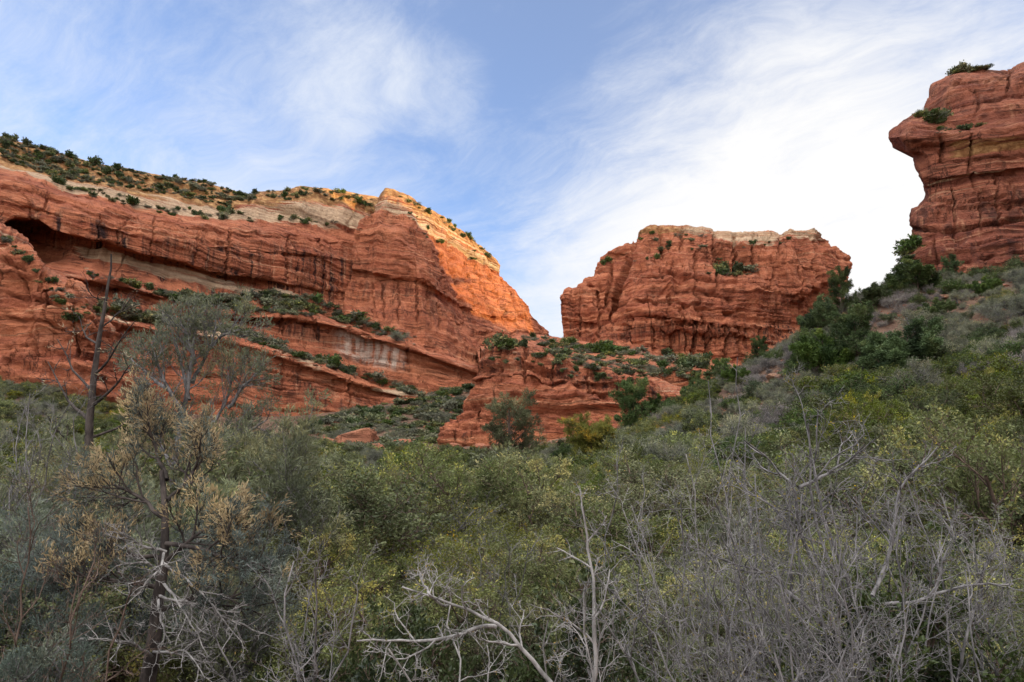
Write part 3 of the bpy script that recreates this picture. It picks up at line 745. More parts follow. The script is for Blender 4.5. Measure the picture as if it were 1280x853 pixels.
rowsI = [
    dict(pts=[(1182, 96, 140), (1195, 89, 138), (1208, 87, 137), (1233, 85, 137), (1255, 87, 139), (1263, 89, 141), (1270, 81, 137), (1280, 77, 136), (1340, 62, 136), (1560, 60, 142)], n=10, gold=.35),
    dict(pts=[(1166, 106, 138), (1190, 103, 131), (1233, 98, 129), (1263, 97, 131), (1275, 94, 128), (1340, 80, 128), (1560, 75, 134)], n=14),
    dict(pts=[(1157, 123, 135), (1180, 120, 128), (1233, 116, 125), (1280, 112, 126), (1560, 90, 130)], n=18),
    dict(pts=[(1152, 136, 134), (1170, 145, 127), (1200, 155, 123), (1280, 148, 122), (1560, 120, 126)], n=4),
    dict(pts=[(1134, 147, 132), (1155, 152, 127), (1175, 160, 124), (1200, 160, 121.5), (1280, 153, 120.5), (1560, 126, 124)], n=8),
    dict(pts=[(1115, 161, 129), (1135, 156, 123), (1160, 164, 120.5), (1185, 167, 120), (1230, 162, 119), (1280, 158, 119), (1560, 140, 122)], n=10),
    dict(pts=[(1109.5, 173, 127.5), (1125, 171, 121), (1150, 174, 119.5), (1170, 178, 120.5), (1230, 172, 118), (1280, 166, 118), (1560, 150, 121)], n=8),
    dict(pts=[(1119, 184, 128), (1135, 185, 122), (1150, 186, 121.5), (1172, 188, 121.5), (1230, 185, 119), (1280, 180, 119), (1560, 160, 121)], n=5),
    dict(pts=[(1132, 192, 128), (1143, 194, 124), (1160, 196, 121), (1180, 196, 120.5), (1230, 194, 118.5), (1280, 190, 118.5), (1560, 172, 120)], n=12),
    dict(pts=[(1140, 214, 127), (1150, 220, 122), (1170, 224, 119.8), (1216, 216, 118.3), (1280, 209, 118), (1560, 190, 120)], n=6),
    dict(pts=[(1147, 233, 127), (1155, 232, 122), (1170, 229, 120.5), (1216, 221, 119), (1280, 214, 118.7), (1560, 195, 120)], n=8),
    dict(pts=[(1149, 246, 127), (1160, 247, 122), (1180, 246, 119.6), (1230, 242, 118), (1280, 238, 118), (1560, 220, 120)], n=12),
    dict(pts=[(1138, 271, 124.5), (1150, 274, 120), (1180, 277, 117.5), (1230, 272, 116.5), (1280, 265, 116.5), (1560, 248, 118)], n=14),
    dict(pts=[(1140, 298, 123), (1152, 302, 119), (1180, 304, 116), (1230, 296, 115), (1280, 288, 115), (1560, 270, 116)], n=8),
    dict(pts=[(1137, 306, 122), (1150, 310, 117), (1180, 312, 114), (1230, 304, 113), (1280, 296, 113), (1560, 278, 114)], n=20),
    dict(pts=[(1129, 351, 119), (1145, 354, 115), (1191, 355, 111), (1233, 348, 110.5), (1280, 339, 110), (1560, 315, 111)], n=6),
    dict(pts=[(1125, 395, 117), (1145, 398, 113), (1191, 400, 109), (1280, 385, 108), (1560, 355, 109)], n=2),
]


def right_marks(X, Y, P, A, d):
    pl = np.interp(X, [1140, 1216, 1280, 1500], [236, 218, 211, 190])
    A['pale'][:] = np.maximum(A['pale'], 0.55*np.exp(-((Y - pl)/2.2)**2))
    b = np.interp(X, [1157, 1200, 1280, 1500], [190, 178, 172, 150])
    A['gold'][:] = np.maximum(A['gold'], 0.50*sstep(Y, b - 10, b)*(1 - sstep(Y, b + 18, b + 30))*sstep(X, 1160, 1200))
    A['varn'][:] = 0.75*sstep(Y, pl + 8, pl + 30) + 0.45*(1 - sstep(Y, 150, 170))


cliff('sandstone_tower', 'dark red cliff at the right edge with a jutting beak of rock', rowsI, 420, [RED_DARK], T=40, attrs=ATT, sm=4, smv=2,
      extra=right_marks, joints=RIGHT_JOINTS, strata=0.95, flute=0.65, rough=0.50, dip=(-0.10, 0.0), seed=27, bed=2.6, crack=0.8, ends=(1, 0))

# ------------------------------------------------------------------ added wall, unseen at right, notched to shade the valley but sun the prow
SHADE_WALL = [(230, -260, 150, 60), (180, -120, 170, 55), (190, 0, 180, 55), (215, 70, 180, 50), (228, 100, 195, 45), (236, 127, 190, 40), (248, 152, 118, 40), (268, 185, 112, 40), (300, 205, 118, 45), (330, 230, 185, 55), (370, 300, 200, 60), (450, 380, 200, 60), (600, 460, 190, 60)]


def added_shade_wall():
    Wp = np.array(SHADE_WALL, float)
    t = np.linspace(0, len(Wp) - 1, 420)
    W4 = np.stack([np.interp(t, np.arange(len(Wp)), Wp[:, i]) for i in range(4)], -1)
    tan = np.gradient(W4[:, :2], axis=0)
    tan /= np.linalg.norm(tan, axis=1, keepdims=True)
    nor = np.stack([-tan[:, 1], tan[:, 0]], -1)
    prof_ = [(1.0, -0.05), (0.78, 0.28), (0.62, 0.34), (0.52, 0.72), (0.40, 0.78), (0.33, 1.0), (-0.33, 1.0), (-0.5, 0.7), (-1.0, -0.05)]
    pr = np.array(prof_)
    s = np.linspace(0, len(pr) - 1, 150)
    ps = np.stack([np.interp(s, np.arange(len(pr)), pr[:, i]) for i in range(2)], -1)
    P = np.zeros((150, 420, 3))
    P[..., 0] = W4[None, :, 0] + nor[None, :, 0]*ps[:, :1]*W4[None, :, 3]
    P[..., 1] = W4[None, :, 1] + nor[None, :, 1]*ps[:, :1]*W4[None, :, 3]
    P[..., 2] = 20 + ps[:, 1:]*(W4[None, :, 2] - 20)
    x, y, z = P[..., 0], P[..., 1], P[..., 2]
    d = 4*fbm(x/30, y/30, z/50, 4) + 1.5*steps(z/7, 3)
    P[..., 0] += d*nor[None, :, 0]
    P[..., 1] += d*nor[None, :, 1]
    P[..., 2] += 2.5*fbm(x/14, y/14, 3, 3)*sstep(ps[:, 1:], .5, 1.0)
    me = mesh_np('added_shade_wall', P.reshape(-1, 3), grid_faces(150, 420), [RED], {'varn': np.full(P.shape[:2], .4)})
    tag(obj('added_shade_wall', me), 'unseen red wall added on the right to shade the valley', kind='structure')


added_shade_wall()

# ------------------------------------------------------------------ plants
def leaf_material(name, ca, cb, cc, trans=0.25, rough=0.6, spec=0.2):
    """ca dark, cb main, cc tip colour; every leaf carries a random tint"""
    m = bpy.data.materials.new(name)
    m.use_nodes = True
    t = NT(m.node_tree)
    tint = t.n('ShaderNodeAttribute', attribute_name='tint').outputs['Fac']
    rnd = t.n('ShaderNodeObjectInfo').outputs['Random']
    c = t.ramp(tint, [(0.0, ca), (0.5, cb), (0.86, cb), (1.0, cc)])
    hs = t.n('ShaderNodeHueSaturation', {'Hue': t.math('ADD', 0.485, t.math('MULTIPLY', rnd, 0.03)), 'Saturation': t.math('ADD', 0.8, t.math('MULTIPLY', t.math('FRACT', t.math('MULTIPLY', rnd, 7.3)), 0.4)),
                                         'Value': t.math('ADD', 0.72, t.math('MULTIPLY', t.math('FRACT', t.math('MULTIPLY', rnd, 3.7)), 0.6)), 'Color': c}).outputs[0]
    b = t.n('ShaderNodeBsdfPrincipled', {'Base Color': hs, 'Roughness': rough, 'Specular IOR Level': spec})
    tr = t.n('ShaderNodeBsdfTranslucent', {'Color': hs})
    mx = t.n('ShaderNodeMixShader', {0: trans, 1: b.outputs[0], 2: tr.outputs[0]})
    t.link(mx.outputs[0], t.n('ShaderNodeOutputMaterial').inputs[0])
    return m


def bark_material(name, a, b_, sc=14.0):
    m = bpy.data.materials.new(name)
    m.use_nodes = True
    t = NT(m.node_tree)
    pos = t.n('ShaderNodeTexCoord').outputs['Object']
    f = t.noise(t.scale(pos, (1, 1, 0.35)), sc, 5.0, 0.6)
    c = t.mix(t.ss(f, 0.36, 0.64), a, b_)
    c = t.mix(t.ss(t.noise(pos, 2.3, 3.0), 0.5, 0.7, 0.0, 0.5), c, tuple(v*.5 for v in a))
    bump = t.n('ShaderNodeBump', {'Strength': 0.5, 'Distance': 0.01, 'Height': f}).outputs[0]
    b = t.n('ShaderNodeBsdfPrincipled', {'Base Color': c, 'Roughness': 0.9, 'Specular IOR Level': 0.15, 'Normal': bump})
    t.link(b.outputs[0], t.n('ShaderNodeOutputMaterial').inputs[0])
    return m


GREY_BARK = bark_material('grey_bark', (0.085, 0.079, 0.078), (0.240, 0.223, 0.220))
PALE_BARK = bark_material('pale_bark', (0.15, 0.138, 0.130), (0.35, 0.325, 0.310))
DARK_BARK = bark_material('dark_bark', (0.030, 0.024, 0.022), (0.085, 0.068, 0.060))
BROWN_BARK = bark_material('brown_bark', (0.075, 0.050, 0.038), (0.17, 0.12, 0.095))
L_MANZ = leaf_material('manzanita_leaves', (0.024, 0.034, 0.009), (0.082, 0.102, 0.018), (0.21, 0.20, 0.035), 0.25, 0.5, 0.3)
L_MANZ_DARK = leaf_material('dark_manzanita_leaves', (0.018, 0.028, 0.008), (0.055, 0.074, 0.014), (0.15, 0.155, 0.03), 0.2, 0.5, 0.3)
L_MANZ_BRIGHT = leaf_material('bright_manzanita_leaves', (0.045, 0.062, 0.012), (0.145, 0.175, 0.026), (0.30, 0.28, 0.04), 0.25, 0.5, 0.3)
L_OAK = leaf_material('scrub_oak_leaves', (0.052, 0.062, 0.026), (0.155, 0.168, 0.070), (0.34, 0.31, 0.11), 0.25)
L_SAGE = leaf_material('sage_leaves', (0.075, 0.080, 0.052), (0.185, 0.188, 0.122), (0.29, 0.27, 0.15), 0.2)
L_JUN = leaf_material('juniper_sprays', (0.026, 0.042, 0.015), (0.072, 0.102, 0.032), (0.140, 0.165, 0.052), 0.15)
L_YEL = leaf_material('yellowing_leaves', (0.085, 0.095, 0.018), (0.165, 0.165, 0.040), (0.36, 0.25, 0.04), 0.3)
L_CYP = leaf_material('cypress_sprays', (0.095, 0.110, 0.068), (0.180, 0.195, 0.115), (0.28, 0.27, 0.14), 0.2)
L_BLUE = leaf_material('blue_grey_sprays', (0.045, 0.060, 0.051), (0.105, 0.128, 0.108), (0.19, 0.21, 0.16), 0.2)
L_TAN = leaf_material('tan_sprays', (0.24, 0.185, 0.105), (0.42, 0.33, 0.19), (0.56, 0.44, 0.24), 0.25)
L_CREAM = leaf_material('dry_twig_sprays', (0.11, 0.095, 0.085), (0.22, 0.19, 0.17), (0.36, 0.31, 0.24), 0.15)


class Par:
    def __init__(self, **k):
        self.__dict__.update(k)


UP = Vector((0, 0, 1))


def grow(rng, p, d, L, r, lev, P, out):
    """one branch and its children: out gets (points, radii, level)"""
    k = P.seg[lev]
    pts, dirs = [p.copy()], [d.copy()]
    wa, up = P.wander[lev], P.up[lev]
    for i in range(k):
        d = Vector((d.x + rng.gauss(0, wa), d.y + rng.gauss(0, wa), d.z + rng.gauss(0, wa) + up)).normalized()
        p = p + d*(L/k)
        pts.append(p)
        dirs.append(d)
    last = lev == len(P.seg) - 1
    rend = r*(P.taper if not last else 0.35)
    out.append((pts, [r + (rend - r)*i/k for i in range(k + 1)], lev))
    if last:
        return
    n = P.n[lev]
    n = max(1, int(n + rng.uniform(-.35, .35)*n + .5))
    az = rng.uniform(0, 6.28)
    for j in range(n):
        t = P.t0[lev] + (1 - P.t0[lev])*((j + rng.random())/n)
        f = t*k
        i = min(k - 1, int(f))
        q_ = pts[i].lerp(pts[i + 1], f - i)
        dd = dirs[i + 1]
        az += 2.4 + rng.uniform(-.5, .5)
        side = dd.orthogonal().normalized()
        side.rotate(Matrix.Rotation(az, 3, dd))
        a = math.radians(P.ang[lev]*rng.uniform(.7, 1.3))
        nd = dd*math.cos(a) + side*math.sin(a)
        grow(rng, q_, nd, L*P.ratio[lev]*rng.uniform(.7, 1.2)*(1.15 - .45*t), max(P.rmin, (r + (rend - r)*t)*P.rr), lev + 1, P, out)


def tubes(branches, sides=(6, 5, 4, 3, 3)):
    V, Fc, base = [], [], 0
    groups = {}
    for pts, rad, lev in branches:
        groups.setdefault((len(pts), sides[min(lev, len(sides) - 1)]), []).append((pts, rad))
    for (k, ns), bs in groups.items():
        P = np.array([[tuple(p) for p in b[0]] for b in bs])            # n, k, 3
        R = np.array([b[1] for b in bs])
        T = np.gradient(P, axis=1)
        T /= np.linalg.norm(T, axis=-1, keepdims=True) + 1e-9
        ref = np.where(np.abs(T[:, :1, 2:]) > 0.8, np.array([1.0, 0, 0]), np.array([0, 0, 1.0]))
        S = np.cross(T, np.broadcast_to(ref, T.shape))
        S /= np.linalg.norm(S, axis=-1, keepdims=True) + 1e-9
        B = np.cross(T, S)
        a = np.arange(ns)*2*np.pi/ns
        ring = P[:, :, None] + R[:, :, None, None]*(S[:, :, None]*np.cos(a)[None, None, :, None] + B[:, :, None]*np.sin(a)[None, None, :, None])
        n = len(bs)
        idx = base + np.arange(n*k*ns).reshape(n, k, ns)
        f = np.stack([idx[:, :-1], np.roll(idx, -1, 2)[:, :-1], np.roll(idx, -1, 2)[:, 1:], idx[:, 1:]], -1)
        V.append(ring.reshape(-1, 3))
        Fc.append(f.reshape(-1, 4))
        base += n*k*ns
    return np.concatenate(V), np.concatenate(Fc)


def unit(a):
    return a/(np.linalg.norm(a, axis=-1, keepdims=True) + 1e-9)


def leaves(rs, base, axis, length, width, cup=0.0):
    """a pointed leaf of two triangles folded on its mid-line, as one quad"""
    n = len(base)
    axis = unit(axis)
    side = unit(np.cross(axis, unit(rs.normal(size=(n, 3)))))
    nrm = np.cross(axis, side)
    L = (length*rs.uniform(.65, 1.25, n))[:, None]
    Wd = (width*rs.uniform(.7, 1.25, n))[:, None]
    a = base
    b = base + axis*L*.5 + side*Wd*.5 + nrm*cup*L
    c = base + axis*L
    d = base + axis*L*.5 - side*Wd*.5 + nrm*cup*L
    V = np.stack([a, b, c, d], 1).reshape(-1, 3)
    return V, np.arange(4*n).reshape(n, 4)


def foliage(rs, branches, levs, per, length, width, spread_=0.04, fwd=0.5, up=0.35, t0=0.15, keep=1.0, sel=None, cup=0.08):
    """leaves set along the thinnest branches"""
    B, A = [], []
    for pts, rad, lev in branches:
        if lev not in levs or rs.rand() > keep:
            continue
        if sel is not None and not sel(pts[-1]):
            continue
        P = np.array([tuple(p) for p in pts])
        k = len(P) - 1
        m = max(1, rs.poisson(per))
        t = (t0 + (1 - t0)*rs.rand(m)**0.8)*k
        i = np.minimum(t.astype(int), k - 1)
        q_ = P[i] + (P[i + 1] - P[i])*(t - i)[:, None]
        d = unit(P[i + 1] - P[i])
        B.append(q_ + rs.normal(0, spread_, (m, 3)))
        A.append(d*fwd + unit(rs.normal(size=(m, 3))) + np.array([0, 0, up]))
    if not B:
        return None
    B, A = np.concatenate(B), np.concatenate(A)
    V, Fc = leaves(rs, B, A, length, width, cup)
    # clumps of lighter and darker growth, and a little per leaf
    s = max(0.25, float(np.ptp(B[:, 2]))*0.22)
    cl = 0.47 + 0.62*fbm(B[:, 0]/s + 3, B[:, 1]/s, B[:, 2]/s, 2)
    tint = np.clip(cl + rs.normal(0, .09, len(B)), 0, 1)
    return V, Fc, np.repeat(tint, 4)


PROTO = {}


def store(key, **parts):
    """parts: name = (verts, faces, tint or None, material)"""
    PROTO[key] = [(n, mesh_np(key + '_' + n, v, f, [m], {'tint': t} if t is not None else None, smooth=(t is None))) for n, (v, f, t, m) in parts.items() if v is not None]


def merged(key, parts):
    V, Fc, T, I, b = [], [], [], [], 0
    for i, (v, f, t, m) in enumerate(parts):
        V.append(v)
        Fc.append(f + b)
        T.append(t if t is not None else np.full(len(v), .5))
        I.append(np.full(len(f), i))
        b += len(v)
    PROTO[key] = mesh_np(key, np.concatenate(V), np.concatenate(Fc), [p[3] for p in parts], {'tint': np.concatenate(T)}, smooth=False, midx=np.concatenate(I))


def skeleton(seed, nstem, L, P, r0, spread_deg=45, base_r=0.1, lean=(0, 0)):
    rng = random.Random(seed)
    out = []
    for i in range(nstem):
        a = 6.283*(i + rng.random()*.7)/nstem
        s = math.radians(spread_deg)*math.sqrt((i + .5)/nstem)*rng.uniform(.7, 1.15)
        d = Vector((math.sin(s)*math.cos(a) + lean[0], math.sin(s)*math.sin(a) + lean[1], math.cos(s))).normalized()
        grow(rng, Vector((base_r*math.cos(a)*rng.random(), base_r*math.sin(a)*rng.random(), -.12)), d, L*rng.uniform(.75, 1.2), r0*rng.uniform(.7, 1.2), 0, P, out)
    return out


def shrub_proto(key, seed, nstem, L, P, r0, leafm, barkm, llen, lwid, per, spread_deg=60, levs=None, split=True, lspread=0.04, fwd=.5, up=.35, twig_from=0, cup=.08, flower=None):
    br = skeleton(seed, nstem, L, P, r0, spread_deg, base_r=L*.12)
    rs = np.random.RandomState(seed)
    top = len(P.seg) - 1
    fo = foliage(rs, br, levs or (top, top - 1), per, llen, lwid, lspread, fwd, up, cup=cup)
    v, f = tubes([b for b in br if b[2] <= top - twig_from])
    if split:
        store(key, stems=(v, f, None, barkm), foliage=(fo[0], fo[1], fo[2], leafm))
        merged('mid_' + key, [(v, f, None, barkm), (fo[0], fo[1], fo[2], leafm)])
    else:
        merged(key, [(v, f, None, barkm), (fo[0], fo[1], fo[2], leafm)])


SHR = Par(seg=(5, 4, 3), n=(9, 8), t0=(.25, .2), ang=(42, 45), ratio=(.55, .45), wander=(.16, .2, .2), up=(.10, .10, .12), taper=.45, rr=.6, rmin=.003)
SHR4 = Par(seg=(5, 4, 3, 2), n=(8, 6, 5), t0=(.25, .2, .2), ang=(42, 45, 45), ratio=(.55, .5, .5), wander=(.16, .2, .22, .2), up=(.10, .10, .12, .1), taper=.45, rr=.6, rmin=.0025)
LOW = Par(seg=(3, 3), n=(9,), t0=(.2,), ang=(48,), ratio=(.55,), wander=(.2, .25), up=(.12, .12), taper=.4, rr=.6, rmin=.006)
BARE = Par(seg=(7, 5, 4, 3), n=(8, 6, 4), t0=(.22, .2, .25), ang=(44, 50, 50), ratio=(.58, .55, .5), wander=(.18, .22, .26, .28), up=(.05, .07, .08, .06), taper=.5, rr=.62, rmin=.0017)

# near and middle shrubs (about 1.6 m tall before scaling)
for i in range(2):
    shrub_proto('manzanita%d' % i, 11 + i, 9, 1.15, SHR4, .03, L_MANZ, BROWN_BARK, .044, .025, 11, 68, levs=(3,), lspread=.02, up=.7)
    shrub_proto('oak%d' % i, 21 + i, 9, 1.35, SHR4, .026, L_OAK, BROWN_BARK, .040, .021, 9, 58, levs=(3,), lspread=.022)
    shrub_proto('sage%d' % i, 31 + i, 12, 1.05, SHR4, .018, L_SAGE, BROWN_BARK, .050, .014, 7, 66, levs=(3,), lspread=.02, fwd=1.2, up=.6)
    shrub_proto('greytwig%d' % i, 41 + i, 13, 1.15, SHR4, .016, L_CREAM, GREY_BARK, .045, .006, 3, 62, levs=(3,), lspread=.02, fwd=1.6, up=.3)
for i in range(2):
    shrub_proto('juniper%d' % i, 55 + i, 10, 1.2, SHR4, .03, L_JUN, BROWN_BARK, .050, .014, 9, 48, levs=(3,), lspread=.02, fwd=1.0, up=.5)
shrub_proto('yellow0', 51, 9, 1.25, SHR4, .024, L_YEL, GREY_BARK, .040, .022, 4, 58, levs=(3,), lspread=.03)
shrub_proto('dark_manzanita0', 14, 10, 1.15, SHR4, .03, L_MANZ_DARK, BROWN_BARK, .038, .020, 16, 66, levs=(3,), lspread=.02, up=.7)
shrub_proto('dark_manzanita1', 15, 10, 1.15, SHR4, .03, L_MANZ_DARK, BROWN_BARK, .038, .020, 16, 66, levs=(3,), lspread=.02, up=.7)
for i in range(2):
    shrub_proto('bright_manzanita%d' % i, 17 + i, 11, 1.15, SHR4, .03, L_MANZ_BRIGHT, BROWN_BARK, .050, .030, 12, 66, levs=(3,), lspread=.02, up=.7)
# far shrubs as single meshes
for i, (nm, lm, bm) in enumerate((('manzanita', L_MANZ, BROWN_BARK), ('oak', L_OAK, GREY_BARK), ('sage', L_SAGE, GREY_BARK), ('juniper', L_JUN, BROWN_BARK), ('greytwig', L_CREAM, GREY_BARK), ('yellow', L_YEL, GREY_BARK))):
    for j in range(2):
        s_ = 60 + 10*i + j
        shrub_proto('far_%s%d' % (nm, j), s_, 10, 1.05 if nm != 'juniper' else 1.25, SHR, .022, lm, bm, .10 if nm not in ('greytwig', 'sage') else .12, .050 if nm not in ('greytwig', 'sage') else .022, 5 if nm != 'greytwig' else 3, 62 if nm != 'juniper' else 42, levs=(1, 2), split=False, lspread=.05)
for j in range(4):
    shrub_proto('ledge_shrub%d' % j, 140 + j, 7, 0.9, LOW, .03, (L_JUN, L_JUN, L_OAK, L_SAGE)[j], BROWN_BARK, .26, .15, 8, 60 if j != 1 else 35, levs=(0, 1), split=False, lspread=.09, up=.5)


def tree_proto(key, seed, H, P, r0, leafm, barkm, llen, lwid, per, levs, lspread, fwd, up, trunk_dir=(0, 0, 1), nstem=1, spread_deg=8, cup=.05, keep=1.0, twig_from=0, extra_stem=None):
    br = skeleton(seed, nstem, H, P, r0, spread_deg, base_r=.15 if nstem > 1 else .01)
    rs = np.random.RandomState(seed)
    fo = foliage(rs, br, levs, per, llen, lwid, lspread, fwd, up, cup=cup, keep=keep)
    top = len(P.seg) - 1
    v, f = tubes([b for b in br if b[2] <= top - twig_from], sides=(9, 6, 4, 3, 3))
    store(key, trunk=(v, f, None, barkm), crown=(fo[0], fo[1], fo[2], leafm))


JUN = Par(seg=(7, 5, 4, 3), n=(26, 9, 5), t0=(.08, .15, .1), ang=(66, 45, 40), ratio=(.46, .42, .5), wander=(.05, .12, .18, .2), up=(.06, .09, .10, .1), taper=.25, rr=.45, rmin=.006)
JUNB = Par(seg=(5, 5, 4, 3), n=(11, 9, 6), t0=(.12, .15, .1), ang=(50, 45, 42), ratio=(.58, .45, .5), wander=(.12, .14, .18, .2), up=(.08, .09, .10, .1), taper=.35, rr=.5, rmin=.006)
tree_proto('juniper_cone', 201, 4.6, JUN, .16, L_JUN, BROWN_BARK, .17, .052, 24, (2, 3), .06, .8, .3)
tree_proto('juniper_grey', 206, 4.4, JUN, .16, L_OAK, BROWN_BARK, .17, .048, 20, (2, 3), .06, .8, .3)
tree_proto('juniper_round', 202, 2.9, JUNB, .13, L_JUN, BROWN_BARK, .19, .070, 16, (2, 3), .07, .8, .4, nstem=4, spread_deg=50)
tree_proto('juniper_wide', 203, 2.7, JUNB, .12, L_JUN, BROWN_BARK, .19, .070, 15, (2, 3), .07, .8, .4, nstem=6, spread_deg=62)
tree_proto('willow', 204, 2.9, JUNB, .09, L_YEL, BROWN_BARK, .18, .045, 11, (2, 3), .06, 1.0, .1, nstem=6, spread_deg=50)


def ledge_copy(key, name, loc, s, rz, label, cat, group, parent_parts=True, tilt=(0, 0)):
    """one thing of a stored kind: a single mesh, or an Empty with its parts"""
    pr = PROTO[key]
    if isinstance(pr, list):
        root = bpy.data.objects.new(name, None)
        root.empty_display_size = .2
        col.objects.link(root)
        for pn, me in pr:
            o = bpy.data.objects.new(pn, me)
            col.objects.link(o)
            o.parent = root
    else:
        root = bpy.data.objects.new(name, pr)
        col.objects.link(root)
    root.location = loc
    root.rotation_euler = (tilt[0], tilt[1], rz)
    root.scale = s if hasattr(s, '__len__') else (s, s, s)
    tag(root, label, cat, group)
    return root


bpy.context.view_layer.update()
DG = bpy.context.evaluated_depsgraph_get()


def hit(px, py):
    d = dirn(px, py)
    ok, loc, nor, i, o, m = scn.ray_cast(DG, Vector((0, 0, 0)), d)
    if ok and nor.dot(d) > 0:
        nor = -nor
    return (loc, nor, o.name) if ok else None


def poly_y(pts, px):
    return float(np.interp(px, [p[0] for p in pts], [p[1] for p in pts]))


RNG = random.Random(5)


COVER = []


def strip(n, x0, x1, top, bot, size, label, group, keys=(0, 1, 2), name='ledge_shrub', want=None, bias=1.0, flat=0.0, cover=0):
    """n shrubs rooted on the rock seen between two lines of the photograph, and cover = a number of small tufts among them"""
    k = tries = 0
    while k < n + cover and tries < (n + cover)*8:
        tries += 1
        px = RNG.uniform(x0, x1)
        a, b = poly_y(top, px), poly_y(bot, px)
        py = a + (b - a)*RNG.random()**bias
        h_ = hit(px, py)
        if not h_ or (want and not h_[2].startswith(want)) or h_[1].z < flat:
            continue
        s = RNG.uniform(*size)*RNG.choice((.7, .85, 1.0, 1.0, 1.25))
        if k >= n:
            s *= RNG.uniform(.35, .75)
            COVER.append((h_[0] - Vector((0, 0, .1*s)), RNG.uniform(0, 6.28), s*RNG.uniform(1.0, 1.6), s*RNG.uniform(.6, 1.0)))
            k += 1
            continue
        loc = h_[0] - Vector((0, 0, .15*s))
        j = RNG.choice(keys)
        ledge_copy('ledge_shrub%d' % j, name, loc, (s*RNG.uniform(.85, 1.4), s*RNG.uniform(.85, 1.4), s*RNG.uniform(.7, 1.25)), RNG.uniform(0, 6.28), label, 'shrub', group)
        k += 1


CR = CREST
strip(48, 0, 320, [(a, b + 1) for a, b in CR], [(a, b - 3) for a, b in PALETOP], (.9, 1.9), 'small dark shrub on the tan slope above the long red cliff', 'shrubs on the tan slope above the long red cliff', (0, 1, 2, 3), cover=480)
strip(16, 0, 320, [(a, b) for a, b in CR], [(a, b + 2.5) for a, b in CR], (1.0, 2.1), 'small shrub against the sky on the left tan skyline', 'shrubs along the left tan skyline', (0, 1, 2), cover=40)
strip(15, 60, 320, [(a, b - 9) for a, b in REDTOP], [(a, b + 3) for a, b in REDTOP], (1.2, 2.4), 'dark green shrub on the pale band just above the long red cliff', 'shrubs along the pale band above the long red cliff', cover=30)
strip(15, 330, 465, [(a, b + 1) for a, b in CR], [(330, 252), (378, 249), (440, 254), (465, 262)], (1.2, 2.4), 'dark shrub on the tan cap between the red cliff and the prow', 'shrubs on the tan cap beside the prow', cover=30)
strip(6, 345, 430, [(345, 268), (430, 276)], [(345, 278), (430, 284)], (1.0, 1.8), 'small shrub on the ledge under the tan cap beside the prow', 'shrubs under the tan cap beside the prow', cover=10)
strip(12, 500, 612, [(500, 241), (545, 267), (577, 289), (612, 318)], [(500, 247), (545, 275), (577, 296), (612, 326)], (1.0, 2.2), 'small shrub on the crest of the sloping red prow', 'shrubs on the crest of the prow', cover=20)
strip(6, 510, 600, [(510, 262), (600, 318)], [(510, 285), (600, 345)], (.7, 1.3), 'tiny shrub in a crack of the upper prow', 'tiny shrubs in cracks of the prow', cover=10)
strip(38, 205, 500, [(205, 366), (260, 372), (330, 366), (400, 372), (430, 388), (500, 418)], [(205, 372), (260, 385), (330, 392), (400, 396), (430, 405), (500, 428)], (1.5, 3.1), 'dark green shrub on the long bench below the red cliff', 'shrubs on the long bench below the red cliff', (0, 1, 2, 2, 3), cover=240)
strip(8, 110, 240, [(110, 340), (240, 376)], [(110, 352), (240, 386)], (1.2, 2.2), 'shrub under the pale back wall of the alcove cliff', 'shrubs below the alcove cliff', cover=22)
strip(30, 110, 515, [(110, 380), (150, 386), (207, 397), (300, 410), (356, 435), (427, 459), (515, 484)], [(110, 388), (158, 400), (201, 407), (274, 416), (330, 432), (413, 461), (515, 493)], (1.4, 2.8), 'dark green shrub in the gap between the two slanting ledges', 'shrubs between the two slanting ledges', (0, 1, 2, 2, 3), cover=200)
strip(8, 5, 125, [(5, 296), (60, 345), (125, 395)], [(5, 305), (60, 372), (125, 440)], (.9, 1.8), 'small shrub on the rounded outcrop at the left edge', 'shrubs on the left outcrop', flat=.25, cover=22)
strip(30, 625, 885, [(625, 431), (660, 420), (700, 424), (780, 436), (885, 454)], [(625, 436), (660, 444), (709, 458), (780, 469), (885, 478)], (1.5, 2.8), 'green shrub on the red shelf at the foot of the middle butte', 'shrubs on the shelf below the middle butte', (0, 1, 2, 3), cover=200)
strip(8, 615, 780, [(615, 441), (700, 460), (780, 472)], [(615, 450), (700, 470), (780, 486)], (.8, 1.4), 'small shrub rooted near the lip of the broken red tier', 'shrubs on the lip of the broken red tier', flat=.2, cover=22)
strip(7, 885, 945, [(885, 336), (945, 338)], [(885, 344), (945, 345)], (2.4, 4.2), 'shrub on the ledge high on the middle butte', 'shrubs on the high ledge of the middle butte', cover=10)
strip(12, 740, 990, [(740, 322), (800, 290), (900, 297), (990, 296)], [(740, 350), (800, 325), (900, 330), (990, 310)], (1.4, 2.8), 'shrub in a cleft below the pale cap of the middle butte', 'shrubs in the clefts of the middle butte', flat=.05, cover=20)
strip(15, 715, 920, [(715, 428), (760, 432), (808, 438), (873, 448), (920, 455)], [(715, 438), (760, 444), (808, 452), (873, 462), (920, 470)], (2.2, 4.0), 'dark shrub against the base wall of the middle butte', 'shrubs along the base of the middle butte', cover=30)
strip(5, 1195, 1240, [(1195, 88), (1240, 84)], [(1195, 92), (1240, 88)], (1.2, 2.2), 'sparse shrub on top of the dark right cliff', 'shrubs on top of the right cliff', cover=10)
strip(5, 1148, 1180, [(1148, 141), (1180, 146)], [(1148, 148), (1180, 157)], (1.1, 2.0), 'dark shrub on the shoulder above the rock beak', 'shrubs on the shoulder above the rock beak', cover=10)
